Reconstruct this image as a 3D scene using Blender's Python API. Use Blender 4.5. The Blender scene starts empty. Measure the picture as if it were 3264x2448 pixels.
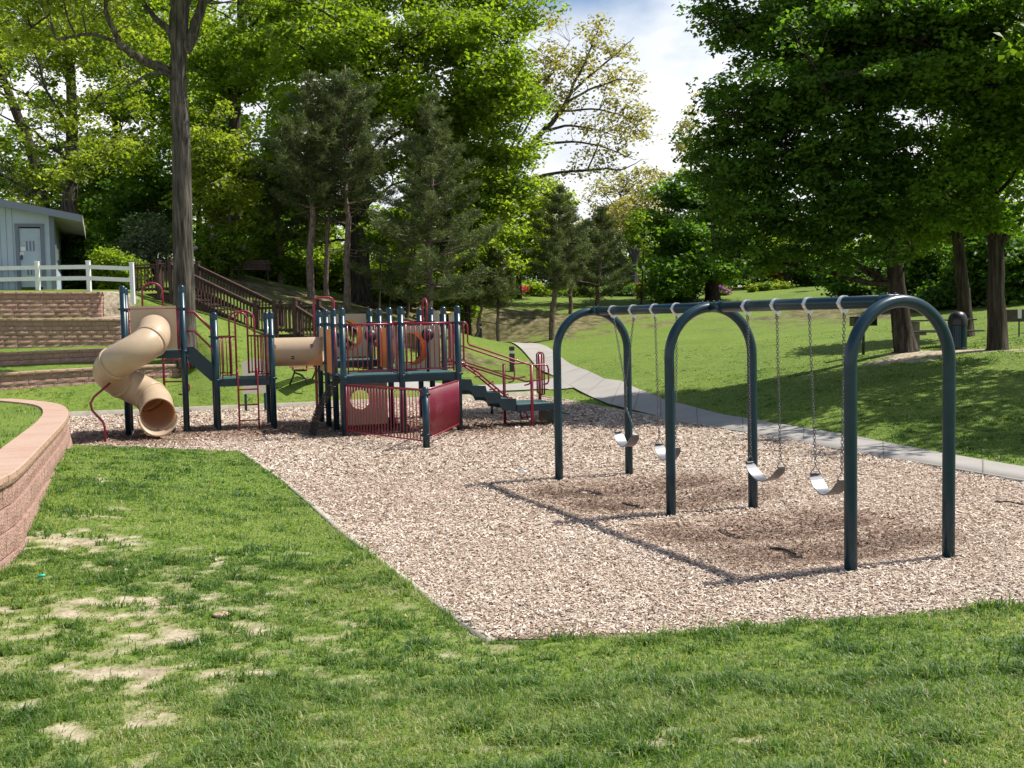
import bpy, math, random
import numpy as np
from math import sin, cos, pi, radians
from mathutils import Vector, Matrix

# ------------------------------------------------------------------ camera
sc = bpy.context.scene
FOC, PITCH, ROLL, HC = 3394.4, .060476, .021196, 2.307      # focal in photo pixels, metres above the wood chips
cp, sp = cos(PITCH), sin(PITCH); cr, sr = cos(ROLL), sin(ROLL)
cam_d = bpy.data.cameras.new('camera'); cam = bpy.data.objects.new('camera', cam_d)
sc.collection.objects.link(cam); sc.camera = cam
cam_d.sensor_width = 36; cam_d.lens = FOC / 3264 * 36; cam_d.clip_start = .1; cam_d.clip_end = 2000
_R = Vector((1, 0, 0)); _U = Vector((0, sp, cp)); _Fw = Vector((0, cp, -sp))
cx = _R * cr - _U * sr; cy = _R * sr + _U * cr; cz = -_Fw
m = Matrix((cx, cy, cz)).transposed().to_4x4(); m.translation = (0, 0, HC); cam.matrix_world = m

# ------------------------------------------------------------------ world and sun
SUN_EL, SUN_AZ = radians(55.2), radians(16.5)               # azimuth from +X towards +Y
w = bpy.data.worlds.new('World'); sc.world = w; w.use_nodes = True
nt = w.node_tree; nt.nodes.clear(); L = nt.links
out = nt.nodes.new('ShaderNodeOutputWorld'); bg = nt.nodes.new('ShaderNodeBackground'); bg.inputs[1].default_value = .10
sky = nt.nodes.new('ShaderNodeTexSky'); sky.sky_type = 'NISHITA'; sky.sun_disc = False
sky.sun_elevation = SUN_EL; sky.sun_rotation = pi / 2 - SUN_AZ; sky.altitude = 200; sky.dust_density = 1.2
tc = nt.nodes.new('ShaderNodeTexCoord'); mp = nt.nodes.new('ShaderNodeMapping')
mp.inputs['Scale'].default_value = (1, 1, 2.2); mp.inputs['Location'].default_value = (.62, .1, .15)
nz = nt.nodes.new('ShaderNodeTexNoise'); nz.inputs['Scale'].default_value = 3.1; nz.inputs['Detail'].default_value = 7; nz.inputs['Roughness'].default_value = .52
rmp = nt.nodes.new('ShaderNodeValToRGB'); rmp.color_ramp.elements[0].position = .38; rmp.color_ramp.elements[1].position = .50
nz2 = nt.nodes.new('ShaderNodeTexNoise'); nz2.inputs['Scale'].default_value = 4; nz2.inputs['Detail'].default_value = 5
crp = nt.nodes.new('ShaderNodeValToRGB')
crp.color_ramp.elements[0].position = .38; crp.color_ramp.elements[0].color = (6.4, 6.7, 7.3, 1)
crp.color_ramp.elements[1].position = .55; crp.color_ramp.elements[1].color = (8.3, 8.4, 8.5, 1)
mix = nt.nodes.new('ShaderNodeMix'); mix.data_type = 'RGBA'
L.new(tc.outputs['Generated'], mp.inputs[0]); L.new(mp.outputs[0], nz.inputs[0]); L.new(mp.outputs[0], nz2.inputs[0])
L.new(nz2.outputs[0], crp.inputs[0])
sxyz = nt.nodes.new('ShaderNodeSeparateXYZ'); L.new(tc.outputs['Generated'], sxyz.inputs[0])
elv = nt.nodes.new('ShaderNodeMapRange'); elv.inputs[1].default_value = .21; elv.inputs[2].default_value = .40; elv.inputs[3].default_value = 1; elv.inputs[4].default_value = .06
L.new(sxyz.outputs[2], elv.inputs[0]); mul = nt.nodes.new('ShaderNodeMath'); mul.operation = 'MULTIPLY'; L.new(rmp.outputs[0], mul.inputs[0]); L.new(elv.outputs[0], mul.inputs[1])
lowz = nt.nodes.new('ShaderNodeMapRange'); lowz.inputs[1].default_value = .06; lowz.inputs[2].default_value = .24; lowz.inputs[3].default_value = .22; lowz.inputs[4].default_value = .04
L.new(sxyz.outputs[2], lowz.inputs[0]); add_ = nt.nodes.new('ShaderNodeMath'); add_.operation = 'ADD'; L.new(nz.outputs[0], add_.inputs[0]); L.new(lowz.outputs[0], add_.inputs[1]); L.new(add_.outputs[0], rmp.inputs[0])
L.new(mul.outputs[0], mix.inputs[0]); L.new(sky.outputs[0], mix.inputs[6]); L.new(crp.outputs[0], mix.inputs[7])
L.new(mix.outputs[2], bg.inputs[0]); L.new(bg.outputs[0], out.inputs[0])
sun_d = bpy.data.lights.new('sun', 'SUN'); sun = bpy.data.objects.new('sun', sun_d); sc.collection.objects.link(sun)
sun_d.energy = 5.0; sun_d.angle = radians(.53); sun_d.color = (1, .955, .88)
SUNV = Vector((cos(SUN_EL) * cos(SUN_AZ), cos(SUN_EL) * sin(SUN_AZ), sin(SUN_EL)))
sun.rotation_euler = SUNV.to_track_quat('Z', 'Y').to_euler()
sc.view_settings.view_transform = 'Standard'; sc.view_settings.look = 'None'; sc.view_settings.gamma = 1
sc.view_settings.exposure = 0.48
sc.cycles.max_bounces = 8; sc.cycles.diffuse_bounces = 5; sc.cycles.transmission_bounces = 4; sc.cycles.transparent_max_bounces = 6
sc.cycles.caustics_reflective = False; sc.cycles.caustics_refractive = False
sc.cycles.use_denoising = True
try: sc.cycles.denoiser = 'OPENIMAGEDENOISE'
except Exception: pass

# ------------------------------------------------------------------ measuring helpers
def ray(sx, sy):
    a, b = sx - 1632, sy - 1224
    u = (a * cr - b * sr) / FOC; v = (a * sr + b * cr) / FOC
    return np.array([u, cp - v * sp, -sp - v * cp])
def G(sx, sy, z=0.):
    r = ray(sx, sy); return np.array([0, 0, HC]) + r * ((z - HC) / r[2])
def D(sx, sy, Y):
    r = ray(sx, sy); return np.array([0, 0, HC]) + r * (Y / r[1])
def DD(x, y, Y): return D(x * 1.47559, y * 1.47559, Y)

# ------------------------------------------------------------------ object helpers
def tag(o, label=None, cat=None, group=None, kind=None):
    if label: o['label'] = label
    if cat: o['category'] = cat
    if group: o['group'] = group
    if kind: o['kind'] = kind
    return o
OFF = {}
def thing(name, label, cat, loc, group=None):
    o = bpy.data.objects.new(name, None); sc.collection.objects.link(o)
    o.location = Vector(loc); o.empty_display_size = .2; OFF[o.name] = Vector(loc)
    return tag(o, label, cat, group)
def _link(name, me, mat, parent):
    o = bpy.data.objects.new(name, me); sc.collection.objects.link(o)
    if mat is not None: me.materials.append(mat)
    if parent is not None:
        o.parent = parent; OFF[o.name] = OFF[parent.name]
    else: OFF[o.name] = Vector((0, 0, 0))
    return o
def np_obj(name, V, F, mat, parent=None, attr=None, smooth=False, origin=None):
    """V (n,3) world coordinates, F (m,k) faces of k corners each"""
    V = np.asarray(V, dtype=np.float64)
    off = OFF[parent.name] if parent is not None else (Vector(origin) if origin is not None else Vector((0, 0, 0)))
    V = V - np.array(off)
    Fs = [np.asarray(f) for f in (F if isinstance(F, list) else [F])]
    me = bpy.data.meshes.new(name)
    me.vertices.add(len(V)); me.vertices.foreach_set('co', V.astype(np.float32).ravel())
    nl = sum(f.size for f in Fs); nf = sum(len(f) for f in Fs)
    me.loops.add(nl); me.loops.foreach_set('vertex_index', np.concatenate([f.ravel() for f in Fs]).astype(np.int32))
    tot = np.concatenate([np.full(len(f), f.shape[1]) for f in Fs]); st = np.concatenate([[0], np.cumsum(tot)[:-1]])
    me.polygons.add(nf); me.polygons.foreach_set('loop_start', st.astype(np.int32))
    try: me.polygons.foreach_set('loop_total', tot.astype(np.int32))
    except Exception: pass
    if smooth: me.polygons.foreach_set('use_smooth', np.ones(nf, dtype=bool))
    if attr:
        for k, val in attr.items():
            a = me.attributes.new(k, 'FLOAT', 'POINT'); a.data.foreach_set('value', np.asarray(val, dtype=np.float32))
    me.update(calc_edges=True)
    o = _link(name, me, mat, parent)
    if parent is None and origin is not None: o.location = off; OFF[o.name] = off
    return o
class MB:
    def __init__(s): s.v = []; s.f = []; s.sm = []
    def add(s, vs, fs, smooth=False):
        b = len(s.v); s.v += [tuple(v) for v in vs]; s.f += [tuple(b + i for i in f) for f in fs]; s.sm += [smooth] * len(fs); return s
    def box(s, c, size, ax=None, bev=0):
        """box centred at c; ax = (ex, ey, ez) axes"""
        ex, ey, ez = ax or (Vector((1, 0, 0)), Vector((0, 1, 0)), Vector((0, 0, 1)))
        c = Vector(c); a, b, d = [q / 2 for q in size]
        if bev <= 0:
            vs = [c + ex * (a * i) + ey * (b * j) + ez * (d * k) for k in (-1, 1) for j in (-1, 1) for i in (-1, 1)]
            return s.add(vs, [(0, 2, 3, 1), (4, 5, 7, 6), (0, 1, 5, 4), (1, 3, 7, 5), (3, 2, 6, 7), (2, 0, 4, 6)])
        # chamfer along ez-ends
        prof = [(-a + bev, -b), (a - bev, -b), (a, -b + bev), (a, b - bev), (a - bev, b), (-a + bev, b), (-a, b - bev), (-a, -b + bev)]
        inn = [(x * (a - bev) / a, y * (b - bev) / b) for x, y in prof]
        rings = [(inn, -d), (prof, -d + bev), (prof, d - bev), (inn, d)]
        vs = [c + ex * x + ey * y + ez * z for pr, z in rings for x, y in pr]
        fs = [tuple(range(7, -1, -1)), tuple(range(24, 32))]
        for r in range(3):
            for i in range(8):
                j = (i + 1) % 8; fs.append((r * 8 + i, r * 8 + j, r * 8 + 8 + j, r * 8 + 8 + i))
        return s.add(vs, fs)
    def beam(s, p, q, wd, ht, up=Vector((0, 0, 1)), bev=0):
        p, q = Vector(p), Vector(q); d = q - p; l = d.length; ez = d / l
        ex = up.cross(ez)
        if ex.length < 1e-4: ex = Vector((1, 0, 0)).cross(ez)
        ex.normalize(); ey = ez.cross(ex)
        return s.box((p + q) / 2, (wd, ht, l), (ex, ey, ez), bev)
    def tube(s, pts, r, n=10, caps=True, closed=False, smooth=True):
        pts = [Vector(p) for p in pts]; m_ = len(pts)
        rs = list(r) if hasattr(r, '__len__') else [r] * m_
        T = []
        for i in range(m_):
            if closed: d = pts[(i + 1) % m_] - pts[i - 1]
            else: d = pts[min(i + 1, m_ - 1)] - pts[max(i - 1, 0)]
            T.append(d.normalized() if d.length > 1e-9 else Vector((0, 0, 1)))
        a = Vector((0, 0, 1)) if abs(T[0].z) < .9 else Vector((1, 0, 0))
        N = (a - T[0] * a.dot(T[0])).normalized(); vs = []
        for i in range(m_):
            N = (N - T[i] * N.dot(T[i]))
            N = N.normalized() if N.length > 1e-6 else T[i].orthogonal().normalized()
            B = T[i].cross(N)
            for k in range(n):
                t = 2 * pi * k / n; vs.append(pts[i] + (N * cos(t) + B * sin(t)) * rs[i])
        fs = []
        for i in range(m_ if closed else m_ - 1):
            j = (i + 1) % m_
            for k in range(n):
                l = (k + 1) % n; fs.append((i * n + k, i * n + l, j * n + l, j * n + k))
        s.add(vs, fs, smooth)
        if caps and not closed:
            b = len(s.v) - len(vs)
            s.f += [tuple(b + k for k in range(n - 1, -1, -1)), tuple(b + (m_ - 1) * n + k for k in range(n))]; s.sm += [False, False]
        return s
    def lathe(s, c, prof, n=16, axis=Vector((0, 0, 1)), smooth=True):
        """prof: list of (r, h) along axis"""
        c = Vector(c); ez = axis.normalized(); ex = ez.orthogonal().normalized(); ey = ez.cross(ex)
        vs = [c + ez * h + (ex * cos(2 * pi * k / n) + ey * sin(2 * pi * k / n)) * max(r, 1e-4) for r, h in prof for k in range(n)]
        fs = [(i * n + k, i * n + (k + 1) % n, (i + 1) * n + (k + 1) % n, (i + 1) * n + k) for i in range(len(prof) - 1) for k in range(n)]
        return s.add(vs, fs, smooth)
    def prism(s, pts, off):
        """extrude planar polygon pts by vector off"""
        n = len(pts); off = Vector(off); vs = [Vector(p) for p in pts] + [Vector(p) + off for p in pts]
        return s.add(vs, [tuple(range(n - 1, -1, -1)), tuple(range(n, 2 * n))] + [(i, (i + 1) % n, n + (i + 1) % n, n + i) for i in range(n)])
    def build(s, name, mat, parent=None, origin=None):
        off = OFF[parent.name] if parent is not None else (Vector(origin) if origin is not None else Vector((0, 0, 0)))
        me = bpy.data.meshes.new(name); me.from_pydata([tuple(Vector(v) - off) for v in s.v], [], s.f)
        me.polygons.foreach_set('use_smooth', s.sm); me.update()
        o = _link(name, me, mat, parent)
        if parent is None and origin is not None: o.location = off; OFF[o.name] = off
        return o

# ------------------------------------------------------------------ material helpers
def mat(name, col, rough=.6, spec=.5, metal=0., bump=None, vary=None, trans=None, attr=None, coat=0):
    """vary: (scale, colour2, amount lo, hi); bump: (scale, strength, dist); attr: list of (pos, colour) over point attribute 'v'"""
    m_ = bpy.data.materials.new(name); m_.use_nodes = True; n = m_.node_tree; nd = n.nodes; lk = n.links
    p = nd['Principled BSDF']; p.inputs['Base Color'].default_value = (*col, 1); p.inputs['Roughness'].default_value = rough
    p.inputs['Metallic'].default_value = metal; p.inputs['Specular IOR Level'].default_value = spec
    if coat: p.inputs['Coat Weight'].default_value = coat; p.inputs['Coat Roughness'].default_value = .08
    src = None
    tcn = nd.new('ShaderNodeTexCoord')
    if attr:
        at = nd.new('ShaderNodeAttribute'); at.attribute_name = 'v'
        rp = nd.new('ShaderNodeValToRGB'); els = rp.color_ramp.elements
        while len(els) < len(attr): els.new(.5)
        for e, (po, c) in zip(els, attr): e.position = po; e.color = (*c, 1)
        lk.new(at.outputs['Fac'], rp.inputs[0]); src = rp.outputs[0]
    if vary:
        for (scl, c2, lo, hi) in (vary if isinstance(vary, list) else [vary]):
            t = nd.new('ShaderNodeTexNoise'); t.inputs['Scale'].default_value = scl; t.inputs['Detail'].default_value = 6; t.inputs['Roughness'].default_value = .6
            lk.new(tcn.outputs['Object'], t.inputs[0])
            mr = nd.new('ShaderNodeMapRange'); mr.inputs[1].default_value = lo; mr.inputs[2].default_value = hi
            lk.new(t.outputs[0], mr.inputs[0])
            mx = nd.new('ShaderNodeMix'); mx.data_type = 'RGBA'; lk.new(mr.outputs[0], mx.inputs[0])
            if src: lk.new(src, mx.inputs[6])
            else: mx.inputs[6].default_value = (*col, 1)
            mx.inputs[7].default_value = (*c2, 1); src = mx.outputs[2]
    if src: lk.new(src, p.inputs['Base Color'])
    if bump:
        t = nd.new('ShaderNodeTexNoise'); t.inputs['Scale'].default_value = bump[0]; t.inputs['Detail'].default_value = 8
        lk.new(tcn.outputs['Object'], t.inputs[0]); b = nd.new('ShaderNodeBump'); b.inputs['Strength'].default_value = bump[1]; b.inputs['Distance'].default_value = bump[2]
        lk.new(t.outputs[0], b.inputs['Height']); lk.new(b.outputs[0], p.inputs['Normal'])
    if trans:
        fac, gain = trans
        tr = nd.new('ShaderNodeBsdfTranslucent'); ms = nd.new('ShaderNodeMixShader'); ms.inputs[0].default_value = fac
        if src:
            g = nd.new('ShaderNodeMix'); g.data_type = 'RGBA'; g.blend_type = 'MULTIPLY'; g.inputs[0].default_value = 1
            lk.new(src, g.inputs[6]); g.inputs[7].default_value = (*gain, 1); lk.new(g.outputs[2], tr.inputs[0])
        else: tr.inputs[0].default_value = (*[min(1, a * b) for a, b in zip(col, gain)], 1)
        lk.new(p.outputs[0], ms.inputs[1]); lk.new(tr.outputs[0], ms.inputs[2]); lk.new(ms.outputs[0], nd['Material Output'].inputs[0])
    return m_
M = {}
M['green'] = mat('dark green powder coat', (.004, .027, .044), .34, .4, vary=[(9, (.007, .036, .054), .4, .7), (30, (.05, .06, .06), .68, .8)], coat=.08)
M['green_deck'] = mat('green vinyl deck', (.03, .085, .085), .5, vary=(6, (.07, .14, .14), .45, .75), bump=(60, .3, .01))
M['red'] = mat('maroon powder coat', (.28, .012, .040), .38, .5, vary=(7, (.21, .010, .032), .4, .7), coat=.2)
M['tan'] = mat('tan plastic', (.60, .48, .33), .40, .5, vary=[(3, (.55, .43, .29), .4, .7), (22, (.44, .33, .22), .62, .8)], trans=(.24, (1.4, .9, .4)))
M['tanpanel'] = mat('tan panel plastic', (.42, .32, .22), .55, .4, vary=(3, (.36, .28, .2), .4, .7))
M['amber'] = mat('tan plastic with sunlit amber tint', (.62, .36, .14), .5, .4, trans=(.3, (1.4, .9, .4)))  # orange of sun shining through tan plastic, put into the colour
M['beige'] = mat('beige plastic', (.50, .47, .38), .5)
M['metal'] = mat('galvanised steel', (.16, .16, .165), .5, .5, .7, vary=(20, (.10, .10, .105), .4, .7))
M['clamp'] = mat('pale aluminium clamp', (.72, .73, .75), .35, .5, .35)
M['seat'] = mat('worn black rubber', (.09, .095, .11), .33, .7, vary=(14, (.16, .165, .18), .4, .7), coat=.7)
M['black'] = mat('black plastic', (.012, .012, .014), .4)
M['darkchain'] = mat('vinyl coated chain', (.010, .010, .012), .25, .5)
M['stain'] = mat('brown stained timber', (.075, .040, .032), .7, .3, bump=(40, .3, .01), vary=(5, (.045, .026, .022), .4, .65))
M['white'] = mat('white vinyl', (.78, .79, .80), .45, vary=(3, (.66, .68, .7), .5, .8))
M['siding'] = mat('pale grey blue siding', (.40, .49, .60), .7, vary=(2, (.36, .44, .54), .4, .7))
M['trim'] = mat('grey trim', (.15, .18, .25), .7)
M['roofm'] = mat('grey roof fascia', (.15, .18, .24), .75)
M['soffit'] = mat('soffit board', (.44, .40, .35), .8, vary=(3, (.36, .33, .29), .4, .7))
M['concrete'] = mat('concrete path', (.36, .335, .305), .9, .2, bump=(90, .4, .006), vary=[(1.2, (.30, .28, .255), .4, .7), (40, (.30, .28, .26), .5, .8)])
M['curb'] = mat('pale weathered edging', (.42, .38, .31), .9, .2, bump=(30, .5, .01), vary=(8, (.30, .27, .21), .4, .7))
M['block'] = mat('split face block', (.44, .275, .225), .95, .1, bump=(45, 1., .03), vary=[(3, (.33, .20, .155), .35, .65), (40, (.50, .36, .29), .45, .8), (14, (.22, .14, .11), .55, .8)])
M['cap'] = mat('smooth cap block', (.46, .325, .25), .9, .15, bump=(120, .3, .004), vary=[(1.5, (.42, .27, .20), .4, .7), (70, (.40, .26, .2), .5, .8)])
M['capedge'] = mat('split cap edge', (.40, .27, .19), .95, .1, bump=(60, .9, .015), vary=[(60, (.25, .16, .11), .4, .7)])
M['bark'] = mat('grey brown bark', (.13, .11, .095), .95, .1, vary=[(2.5, (.08, .068, .06), .4, .65), (14, (.17, .15, .13), .5, .8)], bump=(14, 1., .06))
M['darkbark'] = mat('dark bark', (.06, .048, .038), .95, .1, vary=(3, (.035, .028, .024), .4, .65), bump=(14, 1., .05))
M['pinebark'] = mat('pine bark', (.17, .13, .11), .95, .1, vary=(4, (.10, .075, .06), .4, .65), bump=(18, 1., .03))
M['paper'] = mat('white paper', (.75, .78, .8), .8)
M['yellow'] = mat('yellow plastic', (.75, .48, .02), .4)
def bark(name, c0, c1, c2, sc_=5, squash=.09, dist=.05):
    m_ = bpy.data.materials.new(name); m_.use_nodes = True; n = m_.node_tree; nd = n.nodes; lk = n.links; q = nd['Principled BSDF']; q.inputs['Roughness'].default_value = .95; q.inputs['Specular IOR Level'].default_value = .1
    t0 = nd.new('ShaderNodeTexCoord'); mp_ = nd.new('ShaderNodeMapping'); mp_.inputs['Scale'].default_value = (1, 1, squash); lk.new(t0.outputs['Object'], mp_.inputs[0])
    t1 = nd.new('ShaderNodeTexNoise'); t1.inputs['Scale'].default_value = sc_ * 4; t1.inputs['Detail'].default_value = 7; t1.inputs['Roughness'].default_value = .65; lk.new(mp_.outputs[0], t1.inputs[0])
    r_ = nd.new('ShaderNodeValToRGB'); e = r_.color_ramp.elements; e[0].position = .36; e[0].color = (*c0, 1); e[1].position = .62; e[1].color = (*c2, 1); k = e.new(.5); k.color = (*c1, 1); lk.new(t1.outputs[0], r_.inputs[0])
    t2 = nd.new('ShaderNodeTexNoise'); t2.inputs['Scale'].default_value = 1.1; t2.inputs['Detail'].default_value = 4; lk.new(t0.outputs['Object'], t2.inputs[0]); mr = nd.new('ShaderNodeMapRange'); mr.inputs[3].default_value = .75; mr.inputs[4].default_value = 1.25; lk.new(t2.outputs[0], mr.inputs[0])
    mx = nd.new('ShaderNodeVectorMath'); mx.operation = 'SCALE'; lk.new(r_.outputs[0], mx.inputs[0]); lk.new(mr.outputs[0], mx.inputs[3]); lk.new(mx.outputs[0], q.inputs['Base Color'])
    b = nd.new('ShaderNodeBump'); b.inputs['Strength'].default_value = 1; b.inputs['Distance'].default_value = dist; lk.new(t1.outputs[0], b.inputs['Height']); lk.new(b.outputs[0], q.inputs['Normal']); return m_
M['bark'] = bark('grey ridged bark', (.032, .027, .023), (.085, .074, .062), (.155, .138, .115), 3.2)
M['darkbark'] = bark('dark ridged bark', (.022, .018, .015), (.055, .045, .036), (.095, .08, .062), 3)
M['pinebark'] = bark('pine bark', (.08, .058, .048), (.17, .13, .11), (.25, .19, .155), 5, .3, .02)
def leafm(name, c0, c1, c2, fac=.42, gain=(1.6, 1.7, .55)):
    return mat(name, c1, .5, .35, attr=[(0, c0), (.5, c1), (1, c2)], trans=(fac, gain))
M['leaf_mid'] = leafm('mid green leaves', (.072, .13, .015), (.14, .22, .024), (.23, .32, .038), .6, (1.4, 1.45, .5))
M['leaf_bright'] = leafm('bright spring leaves', (.120, .19, .020), (.215, .305, .032), (.34, .42, .052), .62, (1.35, 1.4, .5))
M['leaf_fresh'] = leafm('fresh green leaves', (.07, .14, .015), (.14, .26, .028), (.24, .39, .044), .6, (1.4, 1.45, .5))
M['leaf_yellow'] = leafm('yellow green leaves', (.14, .19, .020), (.235, .305, .036), (.36, .42, .065), .6, (1.35, 1.4, .5))
M['leaf_dark'] = leafm('dark green leaves', (.040, .092, .013), (.082, .165, .021), (.165, .285, .034), .55, (1.4, 1.5, .5))
M['leaf_oak'] = leafm('young oak leaves', (.24, .23, .07), (.34, .33, .11), (.45, .42, .16), .58, (1.3, 1.25, .7))
M['leaf_olive'] = leafm('silvery leaves', (.08, .11, .06), (.14, .18, .09), (.22, .26, .15), .3, (1.2, 1.3, .8))
M['needle'] = leafm('pine needles', (.055, .078, .026), (.105, .132, .046), (.17, .20, .078), .35, (1.2, 1.3, .7))
M['leaf_red'] = leafm('reddish brown leaves', (.10, .035, .03), (.17, .07, .05), (.22, .14, .07), .35, (1.3, 1, .7))
M['pink'] = mat('pink blossom', (.80, .08, .20), .7, trans=(.3, (1.1, .9, .9)))
M['mauve'] = mat('mauve blossom', (.55, .18, .55), .7, trans=(.3, (1.1, .9, 1)))
M['salmon'] = mat('salmon blossom', (.75, .33, .25), .7, trans=(.3, (1.1, .9, .9)))
M['gold'] = mat('gold blossom', (.65, .50, .04), .7)
M['lilacm'] = mat('lilac blossom', (.45, .33, .45), .7)
# ------------------------------------------------------------------ terrain
rng = np.random.default_rng(7)
def pl(pts): return [D(a, b, Y) for a, b, Y in pts]
TH = radians(17.5); E1 = Vector((cos(TH), sin(TH), 0)); E2 = Vector((-sin(TH), cos(TH), 0)); UP = Vector((0, 0, 1))
mulch_near = [G(*s)[:2] for s in ((768, 1440), (944, 1565), (1092, 1697), (1254, 1822), (1476, 1985), (1564, 2043))]
mulch_right = [G(*s)[:2] for s in ((2066, 2020), (2804, 1962), (3264, 1930))]
far_r = [G(*s)[:2] for s in ((3264, 1537), (2735, 1445), (2500, 1404), (2385, 1382), (2200, 1350), (2050, 1322), (1900, 1296), (1800, 1276), (1707, 1261))]
far_l = [np.array(p) for p in ((-1.6, 31.0), (-6.0, 29.6), (-11.6, 27.95), (-13.2, 27.3))]
left_r = [np.array(p) for p in ((-12.6, 24.2), (-9.8, 21.7), (-7.4, 20.35))]
MUL = np.array(mulch_near + mulch_right + [np.array([9.5, 9.6])] + [np.array([8.2, 11.6])] + far_r + far_l + left_r)
def inpoly(P, poly):
    x, y = P[:, 0], P[:, 1]; ins = np.zeros(len(P), bool); n = len(poly)
    for i in range(n):
        x0, y0 = poly[i]; x1, y1 = poly[(i + 1) % n]
        c = ((y0 > y) != (y1 > y)) & (x < (x1 - x0) * (y - y0) / (y1 - y0 + 1e-12) + x0); ins ^= c
    return ins
def polydist(P, poly, closed=True):
    d = np.full(len(P), 1e9); n = len(poly)
    for i in range(n if closed else n - 1):
        a = np.array(poly[i]); b = np.array(poly[(i + 1) % n]); ab = b - a
        t = np.clip(((P - a) @ ab) / (ab @ ab + 1e-12), 0, 1)
        d = np.minimum(d, np.hypot(*(P - a - t[:, None] * ab).T))
    return d
# control points of the ground: photo pixel + distance
CPx = pl([(949, 1233, 31), (783, 1268, 28.5), (850, 1150, 33), (583, 1040, 33.5), (1310, 1228, 33.5), (1700, 1230, 34.5),
  (1633, 1190, 39), (1600, 1107, 48), (1530, 1110, 51), (1760, 1050, 50), (2300, 1000, 55), (2100, 945, 70), (2600, 925, 70), (2100, 1100, 42),
  (2500, 1100, 36), (2885, 1116, 28), (3180, 1110, 28), (3400, 1180, 22), (3264, 1420, 17), (2700, 1250, 22.5), (2300, 1200, 30), (3070, 1077, 33),
  (3200, 960, 45), (2900, 940, 65), (1700, 965, 58), (1550, 1000, 52), (1400, 1035, 45), (1200, 1000, 42), (1000, 965, 42), (900, 930, 43),
  (700, 860, 45), (500, 820, 45), (1632, 930, 75), (1350, 1190, 36), (1250, 1120, 39), (1450, 1135, 40), (640, 1190, 31.5), (2000, 1160, 36), (1100, 1130, 37),
  (0, 1829, 9), (221, 1431, 17.5), (520, 1428, 18.2), (400, 1600, 12), (800, 1900, 8.6), (1500, 930, 62)])
CPx += [np.array(p) for p in ((0, 0, .6), (-3, 2.5, .5), (3, 3, .5), (0, 4, .42), (2.5, 5.2, .3), (6, 6, .35), (-3, 5.5, .33), (-1.5, 5.7, .25), (0, -8, .7), (-10, -5, .7), (10, -5, .7),
  (-14, 14, .6), (-9, 15, .6), (-8.5, 8, .5), (12, 10, .25), (8.5, 13.2, .06), (16, 16, 1.1), (20, 24, 2.0), (17, 32, 2.0), (26, 45, 4.2), (24, 60, 5), (30, 20, 4), (0, 115, 5.), (-40, 115, 6), (40, 115, 5.5),
  (-45, 45, 5.5), (-25, 45, 5.2), (-45, 20, 3), (-20, 24, .6), (-16, 28, .6), (-10.2, 30.0, .8), (45, 0, 3), (-45, -8, 1.5), (60, 60, 9), (-60, 70, 6), (0, 80, 4.3), (-20, 60, 5.4))]
CPx += [np.array([*p, 0.]) for p in MUL[::1]] + [np.array([x, y, 0.]) for x, y in ((-8, 24), (-4, 24), (0, 24), (2, 14), (4, 11), (0, 18), (0, 11), (-3, 18), (1.5, 30.2), (4.4, 23.4))]
CPx = np.array(CPx)
def _k(r): return r
_d = np.hypot(CPx[:, None, 0] - CPx[None, :, 0], CPx[:, None, 1] - CPx[None, :, 1])
_A = np.zeros((len(CPx) + 1,) * 2); _A[:-1, :-1] = -_k(_d) - np.eye(len(CPx)) * .02; _A[-1, :-1] = 1; _A[:-1, -1] = 1
_w = np.linalg.solve(_A, np.append(CPx[:, 2], 0))
def rbf(P):
    z = np.zeros(len(P))
    for i in range(0, len(P), 60000):
        q = P[i:i + 60000]; r = np.sqrt((q[:, None, 0] - CPx[None, :, 0]) ** 2 + (q[:, None, 1] - CPx[None, :, 1]) ** 2 + .25) 
        z[i:i + 60000] = -r @ _w[:-1] + _w[-1]
    return z
# terrace walls: (photo px, base py, top py, Y) from left to right; first point is run on to the left
WSPEC = [
 [(0, 1238, 1190, 29.5), (150, 1226, 1180, 30.2), (313, 1217, 1171, 31.0), (570, 1199, 1160, 32.6)],
 [(0, 1167, 1124, 31.4), (180, 1158, 1116, 32.0), (331, 1152, 1110, 32.6), (470, 1144, 1104, 33.4)],
 [(0, 1111, 1015, 34.2), (383, 1101, 1015, 35.6), (412, 1100, 1015, 35.8)],
 [(0, 1012, 929.6, 35.2), (321, 1011, 930, 36.6)]]
WALLS = []
for ws in WSPEC:
    pts = [(D(a, b, Y), D(a, t, Y)) for a, b, t, Y in ws]
    q = [(p[0], p[1], p[2], tt[2]) for p, tt in pts]
    x, y, z0, z1 = q[0]; q = [(x - 22, y - 5, z0, z1), (x - 8, y - 2.4, z0, z1)] + q
    WALLS.append(np.array(q))
def wallat(i, X): W = WALLS[i]; return [np.interp(X, W[:, 0], W[:, k]) for k in (1, 2, 3)]
Xend = [W[-1, 0] for W in WALLS]
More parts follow.
